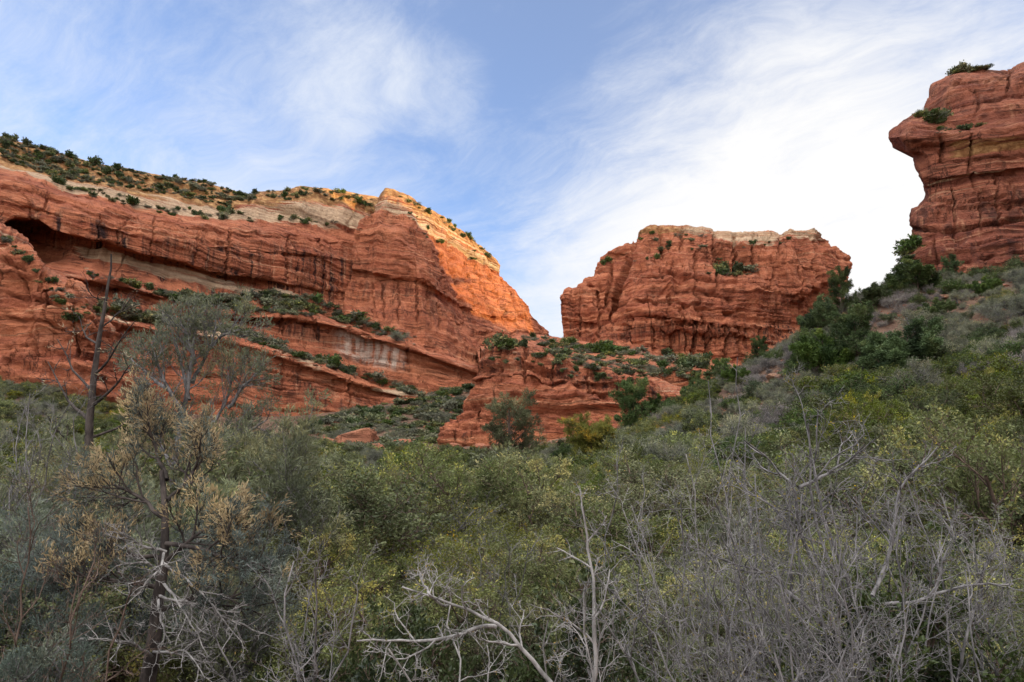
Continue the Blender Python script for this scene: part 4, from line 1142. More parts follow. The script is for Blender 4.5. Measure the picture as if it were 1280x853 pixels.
strip(5, 1168, 1225, [(1168, 160), (1225, 157)], [(1168, 168), (1225, 164)], (.6, 1.1), 'small shrub on the ledge right of the rock beak', 'shrubs on the ledge right of the rock beak', cover=10)
strip(24, 375, 600, [(375, 530), (440, 515), (500, 500), (560, 488), (600, 482)], [(375, 572), (440, 572), (500, 568), (540, 560), (600, 500)], (1.6, 3.0), 'dark green shrub in the gully between the slanting ledges and the broken tier', 'shrubs in the gully left of the broken tier', (0, 2, 2, 3), want='ground', cover=420)

# ------------------------------------------------------------------ trees one can tell apart, on the slope and in the valley
def on_ground(px, Y):
    x = float(ray(px, 560)[0])*Y
    return Vector((x, Y, float(ground_z(x, Y)) - .08))


TREES = [  # key, px of the trunk, distance, scale (xy, z), label
    ('juniper_cone', 793, 112, (1.65, 1.65, 1.55), 'rounded dark juniper standing before the broken red tier in mid valley'),
    ('juniper_grey', 642, 96, (2.1, 2.0, 1.85), 'tall ragged grey-green juniper left of the yellow-green tree in mid valley'),
    ('juniper_round', 700, 102, (.75, .75, .75), 'small round dark bush between the ragged juniper and the yellow-green tree'),
    ('willow', 745, 94, (1.75, 1.6, 1.55), 'spreading yellow-green tree in front of the broken red tier'),
    ('juniper_round', 828, 112, (1.0, 1.0, 1.0), 'dark juniper just right of the rounded mid valley juniper'),
    ('juniper_round', 872, 128, (1.4, 1.4, 1.5), 'dark juniper in shade at the foot of the right slope below the butte'),
    ('juniper_cone', 905, 124, (1.0, 1.0, 1.0), 'slim juniper at the foot of the right slope below the butte'),
    ('juniper_cone', 958, 106, (.8, .8, .75), 'lone small juniper on the slope skyline at the foot of the middle butte'),
    ('juniper_round', 1034, 106, (1.25, 1.25, 1.5), 'bright green juniper on the slope skyline beside the right end of the butte'),
    ('juniper_cone', 1069, 108, (1.15, 1.15, 1.25), 'dark pointed juniper on the skyline saddle between butte and right cliff'),
    ('juniper_round', 1108, 104, (1.15, 1.15, .95), 'green juniper below the saddle left of the right cliff'),
    ('juniper_round', 1040, 84, (1.6, 1.6, 1.5), 'left juniper of the dark cluster on the right slope'),
    ('juniper_cone', 1082, 82, (1.5, 1.5, 1.35), 'tallest juniper in the middle of the dark cluster on the right slope'),
    ('juniper_wide', 1132, 76, (1.8, 1.6, 1.5), 'broad juniper at the right end of the dark cluster on the slope'),
    ('juniper_round', 1168, 104, (1.7, 1.6, 1.3), 'dark spreading juniper at the foot of the right cliff'),
    ('juniper_cone', 1215, 107, (.8, .8, .75), 'small bright juniper against the base of the right cliff'),
    ('juniper_round', 1255, 96, (.8, .8, .7), 'low juniper on the scree near the right edge'),
    ('juniper_round', 926, 98, (.8, .8, .75), 'small round juniper on the slope left of the flat tan slab'),
    ('juniper_round', 1188, 92, (.9, .9, .8), 'low dark juniper on the slope below the right cliff base'),
    ('juniper_wide', 1012, 92, (1.0, 1.0, .9), 'low dark juniper left of the dark cluster on the right slope'),
]
for key, px, Y, s, lab in TREES:
    ledge_copy(key, 'juniper_tree' if key != 'willow' else 'willow_tree', on_ground(px, Y), s, RNG.uniform(0, 6.28), lab, 'tree', 'junipers of the valley and right slope' if key != 'willow' else None)
strip(9, 1098, 1142, [(1098, 345), (1120, 315), (1142, 290)], [(1098, 352), (1120, 352), (1142, 352)], (1.1, 1.9), 'dark shrub in the steep gully left of the right cliff', 'shrubs in the gully beside the right cliff', (0, 2), cover=20)


# ------------------------------------------------------------------ boulders and slabs
def boulder(px, Y, size, label, seed, flat=.5, mat=None, sink=.25):
    import bmesh
    bm = bmesh.new()
    bmesh.ops.create_icosphere(bm, subdivisions=4, radius=1.0)
    co = np.array([v.co[:] for v in bm.verts])
    n = co.copy()
    r = 1 + .30*fbm(co[:, 0]*1.1 + seed, co[:, 1]*1.1, co[:, 2]*1.1, 3) + .13*fbm(co[:, 0]*4, co[:, 1]*4 + seed, co[:, 2]*6, 4)
    co = co*r[:, None]
    # planes knocked off the block
    rs = np.random.RandomState(seed)
    for i in range(9):
        d = unit(rs.normal(size=3) + np.array([0, 0, .2]))
        c = rs.uniform(.55, .85)
        over = np.maximum(0, co @ d - c)
        co = co - over[:, None]*d[None]*.92
    co[:, 2] += .10*steps(co[:, 2]*4, seed)
    for v, c in zip(bm.verts, co):
        v.co = (c[0]*size[0], c[1]*size[1], c[2]*size[2])
    me = bpy.data.meshes.new('boulder')
    bm.to_mesh(me)
    bm.free()
    for p in me.polygons:
        p.use_smooth = True
    me.materials.append(mat or BOULDER)
    o = obj('boulder', me)
    p = on_ground(px, Y)
    o.location = (p.x, p.y, p.z + size[2]*(1 - 2*sink) + .08)
    o.rotation_euler = (rs.uniform(-.15, .15), rs.uniform(-.25, .25), rs.uniform(-.5, .5))
    tag(o, label, 'boulder', 'loose boulders on the slopes')


BOULDER = rock_material('tan_boulder', red=((0.30, 0.16, 0.10), (0.50, 0.30, 0.19)))
BOULDER_RED = rock_material('red_boulder', red=((0.33, 0.12, 0.07), (0.48, 0.20, 0.115)))
for a_ in ((980, 92, (1.9, 1.3, .8), 'flat tan slab left of the dark juniper cluster', 1), (1062, 74, (1.2, .9, .55), 'pale low boulder below the dark juniper cluster', 2),
           (1003, 88, (.9, .8, .9), 'tan block beside the flat slab left of the junipers', 3), (1204, 98, (1.3, 1.0, .5), 'pale flat stone on the scree below the right cliff', 4),
           (1250, 100, (1.1, 1.0, .6), 'reddish block on the scree at the right edge', 5), (1090, 106, (1.5, 1.2, 1.0), 'tan boulder on the skyline saddle', 6),
           (1240, 72, (.8, .7, .4), 'small pale stone low on the right scree', 7), (1186, 90, (.7, .6, .4), 'small stone left of the pale flat stone', 8)):
    boulder(a_[0], a_[1], a_[2], a_[3], a_[4])
for a_ in ((447, 126, (5.2, 3.5, 2.2), 'big red boulder in the gully left of the broken tier', 11), (505, 150, (2.4, 2.0, 1.1), 'pale red block right of the big gully boulder', 12),
           (415, 128, (2.6, 2.0, 1.4), 'red block at the left foot of the big gully boulder', 13), (470, 122, (2.2, 1.6, .9), 'low red slab before the big gully boulder', 14),
           (625, 140, (1.5, 1.2, .8), 'pale stone at the foot of the broken tier', 15), (600, 138, (2.0, 1.4, .7), 'red slab at the left foot of the broken tier', 16),
           (570, 143, (1.6, 1.2, .8), 'red stone below the left corner of the broken tier', 17)):
    boulder(a_[0], a_[1], a_[2], a_[3], a_[4], mat=BOULDER_RED)

# ------------------------------------------------------------------ brush: a cover of shrubs, the nearest ones each a thing
def hash01(i):
    return (math.sin(i*127.1 + 3.3)*43758.5453) % 1.0


cand = []
rb = random.Random(17)
# rings outwards with a spacing that grows slowly
y_ = 7.0
while y_ < 128:
    sp_ = 1.0 + 0.0075*y_
    x_ = -0.86*y_ - 3
    while x_ < 0.86*y_ + 6:
        cand.append((x_ + rb.uniform(-.5, .5)*sp_, y_ + rb.uniform(-.5, .5)*sp_))
        x_ += sp_*1.15
    y_ += sp_*.95
cx = np.array([c[0] for c in cand])
cyy = np.array([c[1] for c in cand])
cz = ground_z(cx, cyy)
kindn = fbm(cx/7.0, cyy/7.0, 2.0, 3)
kind2 = fbm(cx/5.0 + 31, cyy/5.0, 8.0, 3)
cpx = PX + F*cx/(cyy*math.cos(PITCH) + cz*math.sin(PITCH))
cpy = PY - F*(cz*math.cos(PITCH) - cyy*math.sin(PITCH))/(cyy*math.cos(PITCH) + cz*math.sin(PITCH))
bluff = np.hypot(cx - 0, cyy)
LABELS = {
    'manzanita': ('manzanita_shrub', 'manzanita', 'bright green manzanita shrub'),
    'oak': ('scrub_oak', 'scrub oak', 'small-leaved grey-green scrub oak'),
    'sage': ('sage_shrub', 'sage shrub', 'pale grey-green sage shrub'),
    'greytwig': ('dry_shrub', 'dry shrub', 'dry grey leafless shrub'),
    'yellow': ('yellowing_shrub', 'yellowing shrub', 'yellowing half-bare shrub'),
    'juniper': ('juniper_shrub', 'juniper shrub', 'low dark juniper shrub'),
}


def zone(px, Y):
    if Y < 20:
        return ('in the near brush on the left' if px < 420 else 'in the near brush at the centre' if px < 820 else 'in the near brush on the right')
    if px > 880:
        return 'on the right slope' if Y > 40 else 'at the foot of the right slope'
    return 'on the valley floor below the broken red tier' if px > 480 else 'on the valley floor below the slanting ledges'


for i, (px, Y) in enumerate(((560, 56), (588, 47), (642, 45), (672, 50), (702, 41), (612, 37), (656, 34), (722, 60), (762, 54), (536, 42), (850, 50), (892, 41), (500, 54), (690, 66), (735, 36), (1010, 36), (1060, 44), (1190, 34), (1240, 46), (1130, 52))):
    p = on_ground(px, Y)
    s = rb.uniform(1.15, 1.5)
    side_ = 'in the middle of the valley' if px < 800 else 'low on the right slope'
    ledge_copy('bright_manzanita%d' % (i % 2), 'manzanita_shrub', p, (s*rb.uniform(1.2, 1.6), s*1.25, s), rb.uniform(0, 6.28), 'rounded yellow-green manzanita brighter than the brush around it ' + side_, 'manzanita', 'bright manzanitas ' + side_)

count = {}
stuff_pts = {}
order = sorted(range(len(cand)), key=lambda i: bluff[i])
for i in order:
    px, py, Y, x, y = float(cpx[i]), float(cpy[i]), float(cyy[i]), float(cx[i]), float(cyy[i])
    if px < -120 or px > 1400:
        continue
    k1, k2 = float(kindn[i]), float(kind2[i])
    right = px > 900 and Y > 30
    u = rb.random()
    if right and Y > 75:
        k = 'sage' if k1 > .12 else 'juniper' if k2 > .22 else 'greytwig' if k1 < -.18 else 'manzanita' if k2 < -.12 else 'sage'
        if u < .05:
            continue
    elif right:
        k = 'manzanita' if k1 > .10 else 'greytwig' if k2 > .22 else 'sage' if k2 > -.08 else 'juniper' if u < .6 else 'manzanita'
    elif Y > 22:
        k = 'manzanita' if k1 > .10 else 'sage' if k2 > -.02 else 'oak' if k2 > -.30 else 'yellow'
    else:
        k = 'manzanita' if px > 880 and Y > 13 and k1 > -.12 else 'oak' if k1 > -.15 else 'sage' if k2 > 0 else 'yellow' if k2 < -.25 else 'oak'
        if Y < 12 and k == 'manzanita':
            k = 'oak'
    if u > .93 and k != 'manzanita':
        k = rb.choice(('greytwig', 'yellow', 'sage', 'juniper'))
    hgt = {'manzanita': .95, 'oak': 1.15, 'sage': .95, 'greytwig': .9, 'yellow': 1.0, 'juniper': 1.0}[k]*rb.choice((.6, .75, .85, 1.0, 1.0, 1.1, 1.25, 1.6))*rb.uniform(.9, 1.1)
    if 30 < Y < 80 and k == 'manzanita' and k1 > .28 and u > .5:
        hgt *= 1.45
    elif 34 < Y < 95 and u < .2 and k in ('sage', 'oak', 'greytwig'):
        hgt *= 1.6
    if Y > 20 and u > .30 and u < .36 + .10*(k2 > .1):
        continue
    if Y < 13:
        hgt = min(hgt, 1.05)*((.6 + .4*(Y - 6)/7) if px > 330 else .85)
    wid = hgt*rb.uniform(1.0, 1.35)
    loc = Vector((x, y, float(cz[i]) - .05))
    n = count.get(k, 0)
    if n < 110 and Y < 75:
        count[k] = n + 1
        near = Y < 42
        key = ('%s%d' % (k, rb.randrange(2 if k != 'yellow' else 1))) if near else 'far_%s%d' % (k, rb.randrange(2))
        nm, cat, lab = LABELS[k]
        zn = zone(px, Y)
        ledge_copy(key, nm, loc, (wid, wid*rb.uniform(.9, 1.1), hgt), rb.uniform(0, 6.28), lab + ' ' + zn, cat, lab + 's ' + zn)
    else:
        stuff_pts.setdefault((k, Y < 48), []).append((loc, rb.uniform(0, 6.28), wid, hgt))

print('brush', count, {k: len(v) for k, v in stuff_pts.items()})


def brush_mass(name, label, pts, protos):
    """the far rest of the brush as one object: points that carry turn and size, geometry nodes set a shrub on each"""
    me = bpy.data.meshes.new(name)
    me.vertices.add(len(pts))
    me.vertices.foreach_set('co', np.array([tuple(p[0]) for p in pts], np.float32).ravel())
    a = me.attributes.new('turn', 'FLOAT_VECTOR', 'POINT')
    a.data.foreach_set('vector', np.array([(0, 0, p[1]) for p in pts], np.float32).ravel())
    a = me.attributes.new('size', 'FLOAT_VECTOR', 'POINT')
    a.data.foreach_set('vector', np.array([(p[2], p[2], p[3]) for p in pts], np.float32).ravel())
    o = obj(name, me)
    tag(o, label, None, None, 'stuff')
    cl = bpy.data.collections.new(name + '_kinds')
    for p in protos:
        cl.objects.link(bpy.data.objects.new(p, PROTO[p]))
    ng = bpy.data.node_groups.new(name + '_nodes', 'GeometryNodeTree')
    ng.interface.new_socket('Geometry', in_out='INPUT', socket_type='NodeSocketGeometry')
    ng.interface.new_socket('Geometry', in_out='OUTPUT', socket_type='NodeSocketGeometry')
    N, Lk = ng.nodes, ng.links
    gi, go = N.new('NodeGroupInput'), N.new('NodeGroupOutput')
    ci = N.new('GeometryNodeCollectionInfo')
    ci.inputs['Collection'].default_value = cl
    ci.inputs['Separate Children'].default_value = True
    ip = N.new('GeometryNodeInstanceOnPoints')
    ip.inputs['Pick Instance'].default_value = True
    at1, at2 = N.new('GeometryNodeInputNamedAttribute'), N.new('GeometryNodeInputNamedAttribute')
    for nd, nm in ((at1, 'turn'), (at2, 'size')):
        nd.data_type = 'FLOAT_VECTOR'
        nd.inputs['Name'].default_value = nm
    er = N.new('FunctionNodeEulerToRotation')
    Lk.new(at1.outputs['Attribute'], er.inputs[0])
    Lk.new(gi.outputs[0], ip.inputs['Points'])
    Lk.new(ci.outputs[0], ip.inputs['Instance'])
    Lk.new(er.outputs[0], ip.inputs['Rotation'])
    Lk.new(at2.outputs['Attribute'], ip.inputs['Scale'])
    Lk.new(ip.outputs[0], go.inputs[0])
    md = o.modifiers.new('brush', 'NODES')
    md.node_group = ng


for (k, close), pts in stuff_pts.items():
    brush_mass({'manzanita': 'manzanita_brush', 'oak': 'scrub_oak_brush', 'sage': 'sage_brush', 'greytwig': 'dry_brush', 'yellow': 'yellowing_brush', 'juniper': 'juniper_brush'}[k],
               ('cover of ' if close else 'distant cover of ') + LABELS[k][2] + 's on the valley floor and slopes', pts, ['mid_%s0' % k, 'mid_%s%d' % (k, k != 'yellow')] if close else ['far_%s0' % k, 'far_%s1' % k])

brush_mass('ledge_brush', 'small tufts of brush on the ledges and rims of the cliffs', COVER, ['ledge_shrub0', 'ledge_shrub2', 'ledge_shrub3', 'far_sage0'])

# ------------------------------------------------------------------ scree: broken stones at the foot of the cliffs and on the slopes
for j in range(3):
    import bmesh
    bm = bmesh.new()
    bmesh.ops.create_icosphere(bm, subdivisions=2, radius=.5)
    rs = np.random.RandomState(70 + j)
    co = np.array([v.co[:] for v in bm.verts])
    for i in range(10):
        d_ = unit(rs.normal(size=3))
        over_ = np.maximum(0, co @ d_ - rs.uniform(.22, .40))
        co = co - over_[:, None]*d_[None]
    for v, c in zip(bm.verts, co):
        v.co = (c[0]*1.3, c[1], c[2]*.75)
    me = bpy.data.meshes.new('scree_stone')
    bm.to_mesh(me)
    bm.free()
    me.materials.append((BOULDER_RED, BOULDER, BOULDER_RED)[j])
    PROTO['stone%d' % j] = me
SC = []


def scree(n, x0, x1, top, bot, size, want='ground'):
    k = tries = 0
    while k < n and tries < n*8:
        tries += 1
        px = RNG.uniform(x0, x1)
        a, b = poly_y(top, px), poly_y(bot, px)
        h_ = hit(px, a + (b - a)*RNG.random())
        if not h_ or (want and not h_[2].startswith(want)) or h_[1].z < .2:
            continue
        s = size[0] + (size[1] - size[0])*RNG.random()**3
        SC.append((h_[0], RNG.uniform(0, 6.28), s, s))
        k += 1


scree(420, 545, 880, [(545, 545), (700, 540), (780, 528), (880, 510)], [(545, 572), (700, 562), (780, 552), (880, 535)], (.25, 1.7))
scree(300, 375, 600, [(375, 530), (500, 500), (600, 480)], [(375, 572), (500, 570), (600, 500)], (.3, 1.9))
scree(260, 1100, 1280, [(1100, 352), (1200, 352), (1280, 338)], [(1100, 400), (1200, 420), (1280, 430)], (.2, 1.1))
scree(160, 900, 1100, [(900, 480), (1000, 425), (1100, 360)], [(900, 520), (1000, 500), (1100, 470)], (.25, 1.0))
scree(260, 205, 880, [(205, 366), (330, 366), (430, 388), (500, 418), (625, 431), (700, 426), (880, 454)], [(205, 385), (330, 392), (430, 405), (500, 430), (660, 444), (780, 468), (880, 480)], (.3, 1.6), '')
scree(200, 110, 520, [(110, 384), (207, 398), (300, 411), (427, 460), (515, 485)], [(110, 390), (201, 408), (274, 417), (413, 463), (515, 494)], (.3, 1.4), '')
brush_mass('scree', 'red and tan broken stones strewn at the foot of the cliffs and over the slopes', SC, ['stone0', 'stone1', 'stone2'])

# ------------------------------------------------------------------ the near trees and bare shrubs
def path(pts, r0, r1, n=10, wob=.0, seed=0):
    """a limb through given points (local metres), smoothed, as one branch"""
    P = np.array(pts, float)
    t = np.concatenate([[0], np.cumsum(np.linalg.norm(np.diff(P, axis=0), axis=1))])
    s = np.linspace(0, t[-1], n + 1)
    Q = np.stack([np.interp(s, t, P[:, i]) for i in range(3)], -1)
    for _ in range(2):
        Q[1:-1] = (Q[:-2] + 2*Q[1:-1] + Q[2:])/4
    if wob:
        rs = np.random.RandomState(seed)
        Q[1:] += np.cumsum(rs.normal(0, wob, (n, 3)), axis=0)
    return [Vector(q_) for q_ in Q], [r0 + (r1 - r0)*i/n for i in range(n + 1)], 0


def sprout(rng, limb, n, L, P, r, out, t0=.2, ang=50, t1=1.0, up=0.0, rel=True):
    pts, rad, _ = limb
    k = len(pts) - 1
    az = rng.uniform(0, 6.28)
    for j in range(n):
        t = t0 + (t1 - t0)*(j + rng.random())/n
        f = t*k
        i = min(k - 1, int(f))
        q_ = pts[i].lerp(pts[i + 1], f - i)
        d = (pts[i + 1] - pts[i]).normalized()
        az += 2.4 + rng.uniform(-.5, .5)
        side = d.orthogonal().normalized()
        side.rotate(Matrix.Rotation(az, 3, d))
        a = math.radians(ang*rng.uniform(.75, 1.25))
        nd = d*math.cos(a) + side*math.sin(a)
        nd.z += up
        grow(rng, q_, nd.normalized(), L*rng.uniform(.6, 1.15)*((1.2 - .6*t) if rel else 1), min(r, rad[i]*.7), 1, P, out)


def local(px, py, Y, base):
    return tuple(at(px, py, Y) - np.array(base))


def place(name, label, cat, group, base, parts):
    root = bpy.data.objects.new(name, None)
    root.empty_display_size = .3
    col.objects.link(root)
    root.location = base
    tag(root, label, cat, group)
    for pn, v, f, t, m in parts:
        me = mesh_np(name + '_' + pn, v, f, [m], {'tint': t} if t is not None else None, smooth=t is None)
        obj(pn, me, root)
    return root


def gbase(px, Y):
    x = float(ray(px, 560)[0])*Y
    return (x, Y, float(ground_z(x, Y)) - .1)


TW = Par(seg=(6, 5, 4, 3), n=(6, 5, 4), t0=(.2, .2, .2), ang=(45, 48, 48), ratio=(.6, .52, .5), wander=(.12, .16, .2, .22), up=(.04, .05, .06, .05), taper=.5, rr=.6, rmin=.0022)
FE = Par(seg=(6, 5, 4, 3), n=(6, 7, 6), t0=(.2, .2, .15), ang=(40, 40, 38), ratio=(.6, .5, .5), wander=(.1, .14, .16, .16), up=(.05, .09, .10, .08), taper=.45, rr=.55, rmin=.0022)

# --- the dark dead snag
b0 = gbase(108, 11.0)
rng = random.Random(301)
trunk = path([(0, 0, 0), local(112, 690, 11, b0), local(110, 560, 11, b0), local(117, 470, 11, b0), local(129, 395, 11, b0), local(136, 350, 11, b0), local(139, 318, 11, b0)], .115, .012, 24, .010, 1)
out, limbs = [trunk], []
for t_, (px, py, dY), r_ in ((.56, (60, 455, .6), .03), (.62, (165, 455, -.4), .032), (.66, (70, 425, .3), .022), (.70, (172, 400, -.5), .024), (.76, (95, 395, .5), .02), (.82, (160, 372, .3), .016), (.88, (110, 362, -.3), .012), (.48, (60, 520, -.5), .03), (.52, (180, 510, .5), .028), (.4, (40, 580, .4), .03)):
    p = trunk[0][int(t_*24)]
    e = Vector(local(px, py, 11 + dY, b0))
    mid = p.lerp(e, .5) + Vector((0, 0, -.12))
    limb = path([tuple(p), tuple(mid), tuple(e)], r_, .006, 7, .012, int(t_*100))
    sub = [(limb[0], limb[1], 1)]
    sprout(rng, limb, 4, .45, Par(**{**TW.__dict__, 'n': (3, 3, 2)}), .009, sub, .3, 45)
    out += sub
    limbs.append(('branch', *tubes(sub, (9, 6, 4, 3, 3)), None, DARK_BARK))
v, f = tubes([trunk], (10, 6, 4, 3, 3))
rs = np.random.RandomState(3)
fo = foliage(rs, out, (2, 3), 5, .07, .010, .02, 1.2, .2, keep=.12)
place('dead_tree', 'tall dark dead tree with bare limbs at the left', 'dead tree', None, b0, [('trunk', v, f, None, DARK_BARK), *limbs, ('dry_sprays', *fo, L_TAN)])

# --- the feathery cypress with a pale trunk
b0 = gbase(216, 13.0)
rng = random.Random(302)
trunk = path([(0, 0, 0), local(218, 600, 13, b0), local(226, 540, 13, b0), local(236, 490, 13, b0), local(243, 445, 13, b0), local(246, 405, 13, b0)], .10, .02, 18, .008, 2)
out, limbs = [trunk], []
LIMBS = (((250, 560, 13.2), (285, 510, 13.3), (296, 455, 13.4)), ((232, 520, 12.8), (205, 470, 12.6), (190, 430, 12.6)), ((240, 480, 13.2), (262, 435, 13.3), (268, 395, 13.4)), ((236, 500, 13), (222, 450, 13.3), (216, 410, 13.5)),
         ((228, 570, 13), (262, 560, 12.6), (300, 530, 12.5)), ((220, 590, 13), (195, 540, 13.3), (170, 500, 13.4)), ((243, 455, 13), (238, 425, 12.8), (228, 395, 12.8)), ((285, 510, 13.3), (305, 480, 13.2), (322, 470, 13.2)), ((262, 560, 12.8), (305, 545, 13.2), (335, 525, 13.2)), ((262, 435, 13.3), (280, 420, 12.9), (302, 412, 12.7)), ((212, 488, 12.7), (185, 465, 13.1), (165, 450, 13.2)))
for lm in LIMBS:
    limb = path([local(*q_, b0) for q_ in lm], .042, .010, 8, .015, int(lm[0][0]))
    sub = [(limb[0], limb[1], 1)]
    sprout(rng, limb, 9, .85, FE, .011, sub, .2, 46, up=.12)
    out += sub
    limbs.append(('branch', *tubes(sub, (9, 6, 4, 3, 3)), None, GREY_BARK))
tr = [trunk]
sprout(rng, trunk, 12, .75, FE, .014, tr, .55, 48, up=.1)
out += tr[1:]
v, f = tubes(tr, (9, 6, 4, 3, 3))
rs = np.random.RandomState(4)
fo = foliage(rs, out, (2, 3), 4, .10, .017, .03, 1.5, .25, keep=.55)
place('cypress_tree', 'feathery grey-green cypress with a pale leaning trunk behind the dead tree', 'cypress', None, b0, [('trunk', v, f, None, GREY_BARK), *limbs, ('crown', *fo, L_CYP)])


# --- feathery bushes
def feather(name, label, px, Y, toppy, halfw, n, seed, mat, keep=1.0, per=5, bark=GREY_BARK, llen=.10, lw=.016, group=None, cat='bush'):
    b0 = gbase(px, Y)
    rng = random.Random(seed)
    H = float(at(px, toppy, Y)[2]) - b0[2]
    W_ = halfw/F*Y
    out = []
    for i in range(n):
        a = 6.283*i/n + rng.uniform(-.3, .3)
        rr_ = W_*math.sqrt((i + .6)/n)*.9
        e = Vector((rr_*math.cos(a), rr_*math.sin(a), H*(1 - .42*(rr_/W_)**2)*rng.uniform(.72, .92)))
        limb = path([(0.12*math.cos(a), .12*math.sin(a), 0), (e.x*.35, e.y*.35, e.z*.5), tuple(e)], .035, .008, 8, .02, seed + i)
        out.append((limb[0], limb[1], 1))
        sprout(rng, limb, 11, H*.30, FE, .012, out, .22, 42, up=.2)
    v, f = tubes(out, (6, 5, 4, 3, 3))
    rs = np.random.RandomState(seed)
    fo = foliage(rs, out, (2, 3), per, llen, lw, .02, 1.2, .3, keep=keep)
    place(name, label, cat, group, b0, [('stems', v, f, None, bark), ('foliage', *fo, mat)])


feather('cypress_bush', 'large feathery grey-green bush right of the pale cypress', 345, 11.5, 505, 95, 11, 311, L_CYP)
feather('cypress_bush', 'feathery olive bush low between the cypress and the large feathery bush', 262, 9.5, 600, 80, 9, 312, L_CYP)
feather('cypress_bush', 'blue-grey feathery bush at the left edge below the dead tree', 40, 6.5, 650, 150, 10, 313, L_BLUE, keep=.8, per=9, llen=.05, lw=.008)
feather('cypress_bush', 'thin grey-green bush at the left edge before the dead tree', 60, 9.0, 520, 95, 9, 314, L_CYP, keep=.55, per=4)
feather('cypress_bush', 'blue-grey bush in the lower left corner', 20, 4.4, 770, 190, 9, 315, L_BLUE, keep=.85, per=11, llen=.04, lw=.007)
feather('cypress_bush', 'grey-green bush behind the near juniper trunk', 235, 7.6, 650, 105, 9, 316, L_BLUE, keep=.7, per=9, llen=.055, lw=.008)

# --- the near juniper: dark trunk, dead lower twigs, blue sprays and tan tips
b0 = gbase(190, 5.6)
rng = random.Random(303)
trunk = path([(0, 0, 0), local(188, 840, 5.6, b0), local(197, 760, 5.6, b0), local(206, 700, 5.6, b0), local(211, 640, 5.7, b0), local(207, 585, 5.8, b0)], .085, .018, 16, .006, 3)
out, dead, limbs = [trunk], [], []
NL = (((197, 765, 5.6), (235, 745, 5.5), (275, 748, 5.4), (318, 735, 5.4)), ((206, 705, 5.6), (245, 665, 5.5), (290, 640, 5.5)), ((208, 680, 5.6), (265, 690, 5.3), (330, 700, 5.2)), ((209, 650, 5.7), (170, 620, 5.8), (130, 600, 5.9)),
      ((206, 700, 5.6), (150, 690, 5.7), (100, 670, 5.8)), ((210, 625, 5.7), (240, 590, 5.8), (262, 555, 5.9)), ((208, 600, 5.8), (190, 560, 6.0), (180, 530, 6.1)), ((200, 735, 5.6), (150, 735, 5.5), (95, 720, 5.4)))
for i, lm in enumerate(NL):
    limb = path([local(*q_, b0) for q_ in lm], .021, .006, 9, .012, i + 40)
    sub = [(limb[0], limb[1], 1)]
    sprout(rng, limb, 11, .52, FE, .009, sub, .3, 45, up=.15)
    out += sub
    limbs.append(('branch', *tubes(sub, (9, 6, 4, 3, 3)), None, DARK_BARK))
DL = (((198, 750, 5.55), (210, 790, 5.3), (196, 830, 5.2)), ((205, 730, 5.5), (235, 770, 5.2), (262, 820, 5.1)), ((203, 720, 5.5), (180, 700, 5.2), (150, 705, 5.1)), ((208, 690, 5.5), (175, 675, 5.3), (150, 660, 5.2)),
      ((192, 815, 5.5), (235, 805, 5.2), (262, 840, 5.0)), ((206, 705, 5.5), (255, 735, 5.2), (305, 800, 5.1)), ((200, 745, 5.5), (240, 760, 5.2), (300, 770, 5.1)), ((205, 690, 5.5), (190, 720, 5.2), (165, 745, 5.1)), ((230, 750, 5.4), (290, 775, 5.2), (345, 800, 5.2)), ((190, 820, 5.5), (150, 800, 5.2), (110, 795, 5.1)))
for i, lm in enumerate(DL):
    limb = path([local(*q_, b0) for q_ in lm], .012, .003, 9, .008, i + 60)
    dead.append((limb[0], limb[1], 1))
    sprout(rng, limb, 9, .26, Par(**{**TW.__dict__, 'n': (4, 4, 3)}), .005, dead, .15, 42)
v, f = tubes([trunk], (10, 6, 4, 3, 3))
dv, df = tubes(dead, (6, 5, 4, 3, 3))
rs = np.random.RandomState(5)
ztan = float(local(200, 690, 5.6, b0)[2])
fo = foliage(rs, out, (2, 3), 9, .040, .007, .014, 1.2, .25, keep=.9, sel=lambda p: p.z < ztan + .25*math.sin(7*p.x) or math.sin(31*p.x + 17*p.y) > .35)
ft = foliage(rs, out, (2, 3), 9, .050, .010, .02, 1.6, .3, keep=.27, sel=lambda p: p.z >= ztan + .25*math.sin(7*p.x))
place('juniper_tree', 'near juniper at lower left with dark trunk, dead twigs and tan tips', 'tree', None, b0,
      [('trunk', v, f, None, DARK_BARK), *limbs, ('dead_twigs', dv, df, None, PALE_BARK), ('foliage', *fo, L_BLUE), ('tan_tips', *ft, L_TAN)])


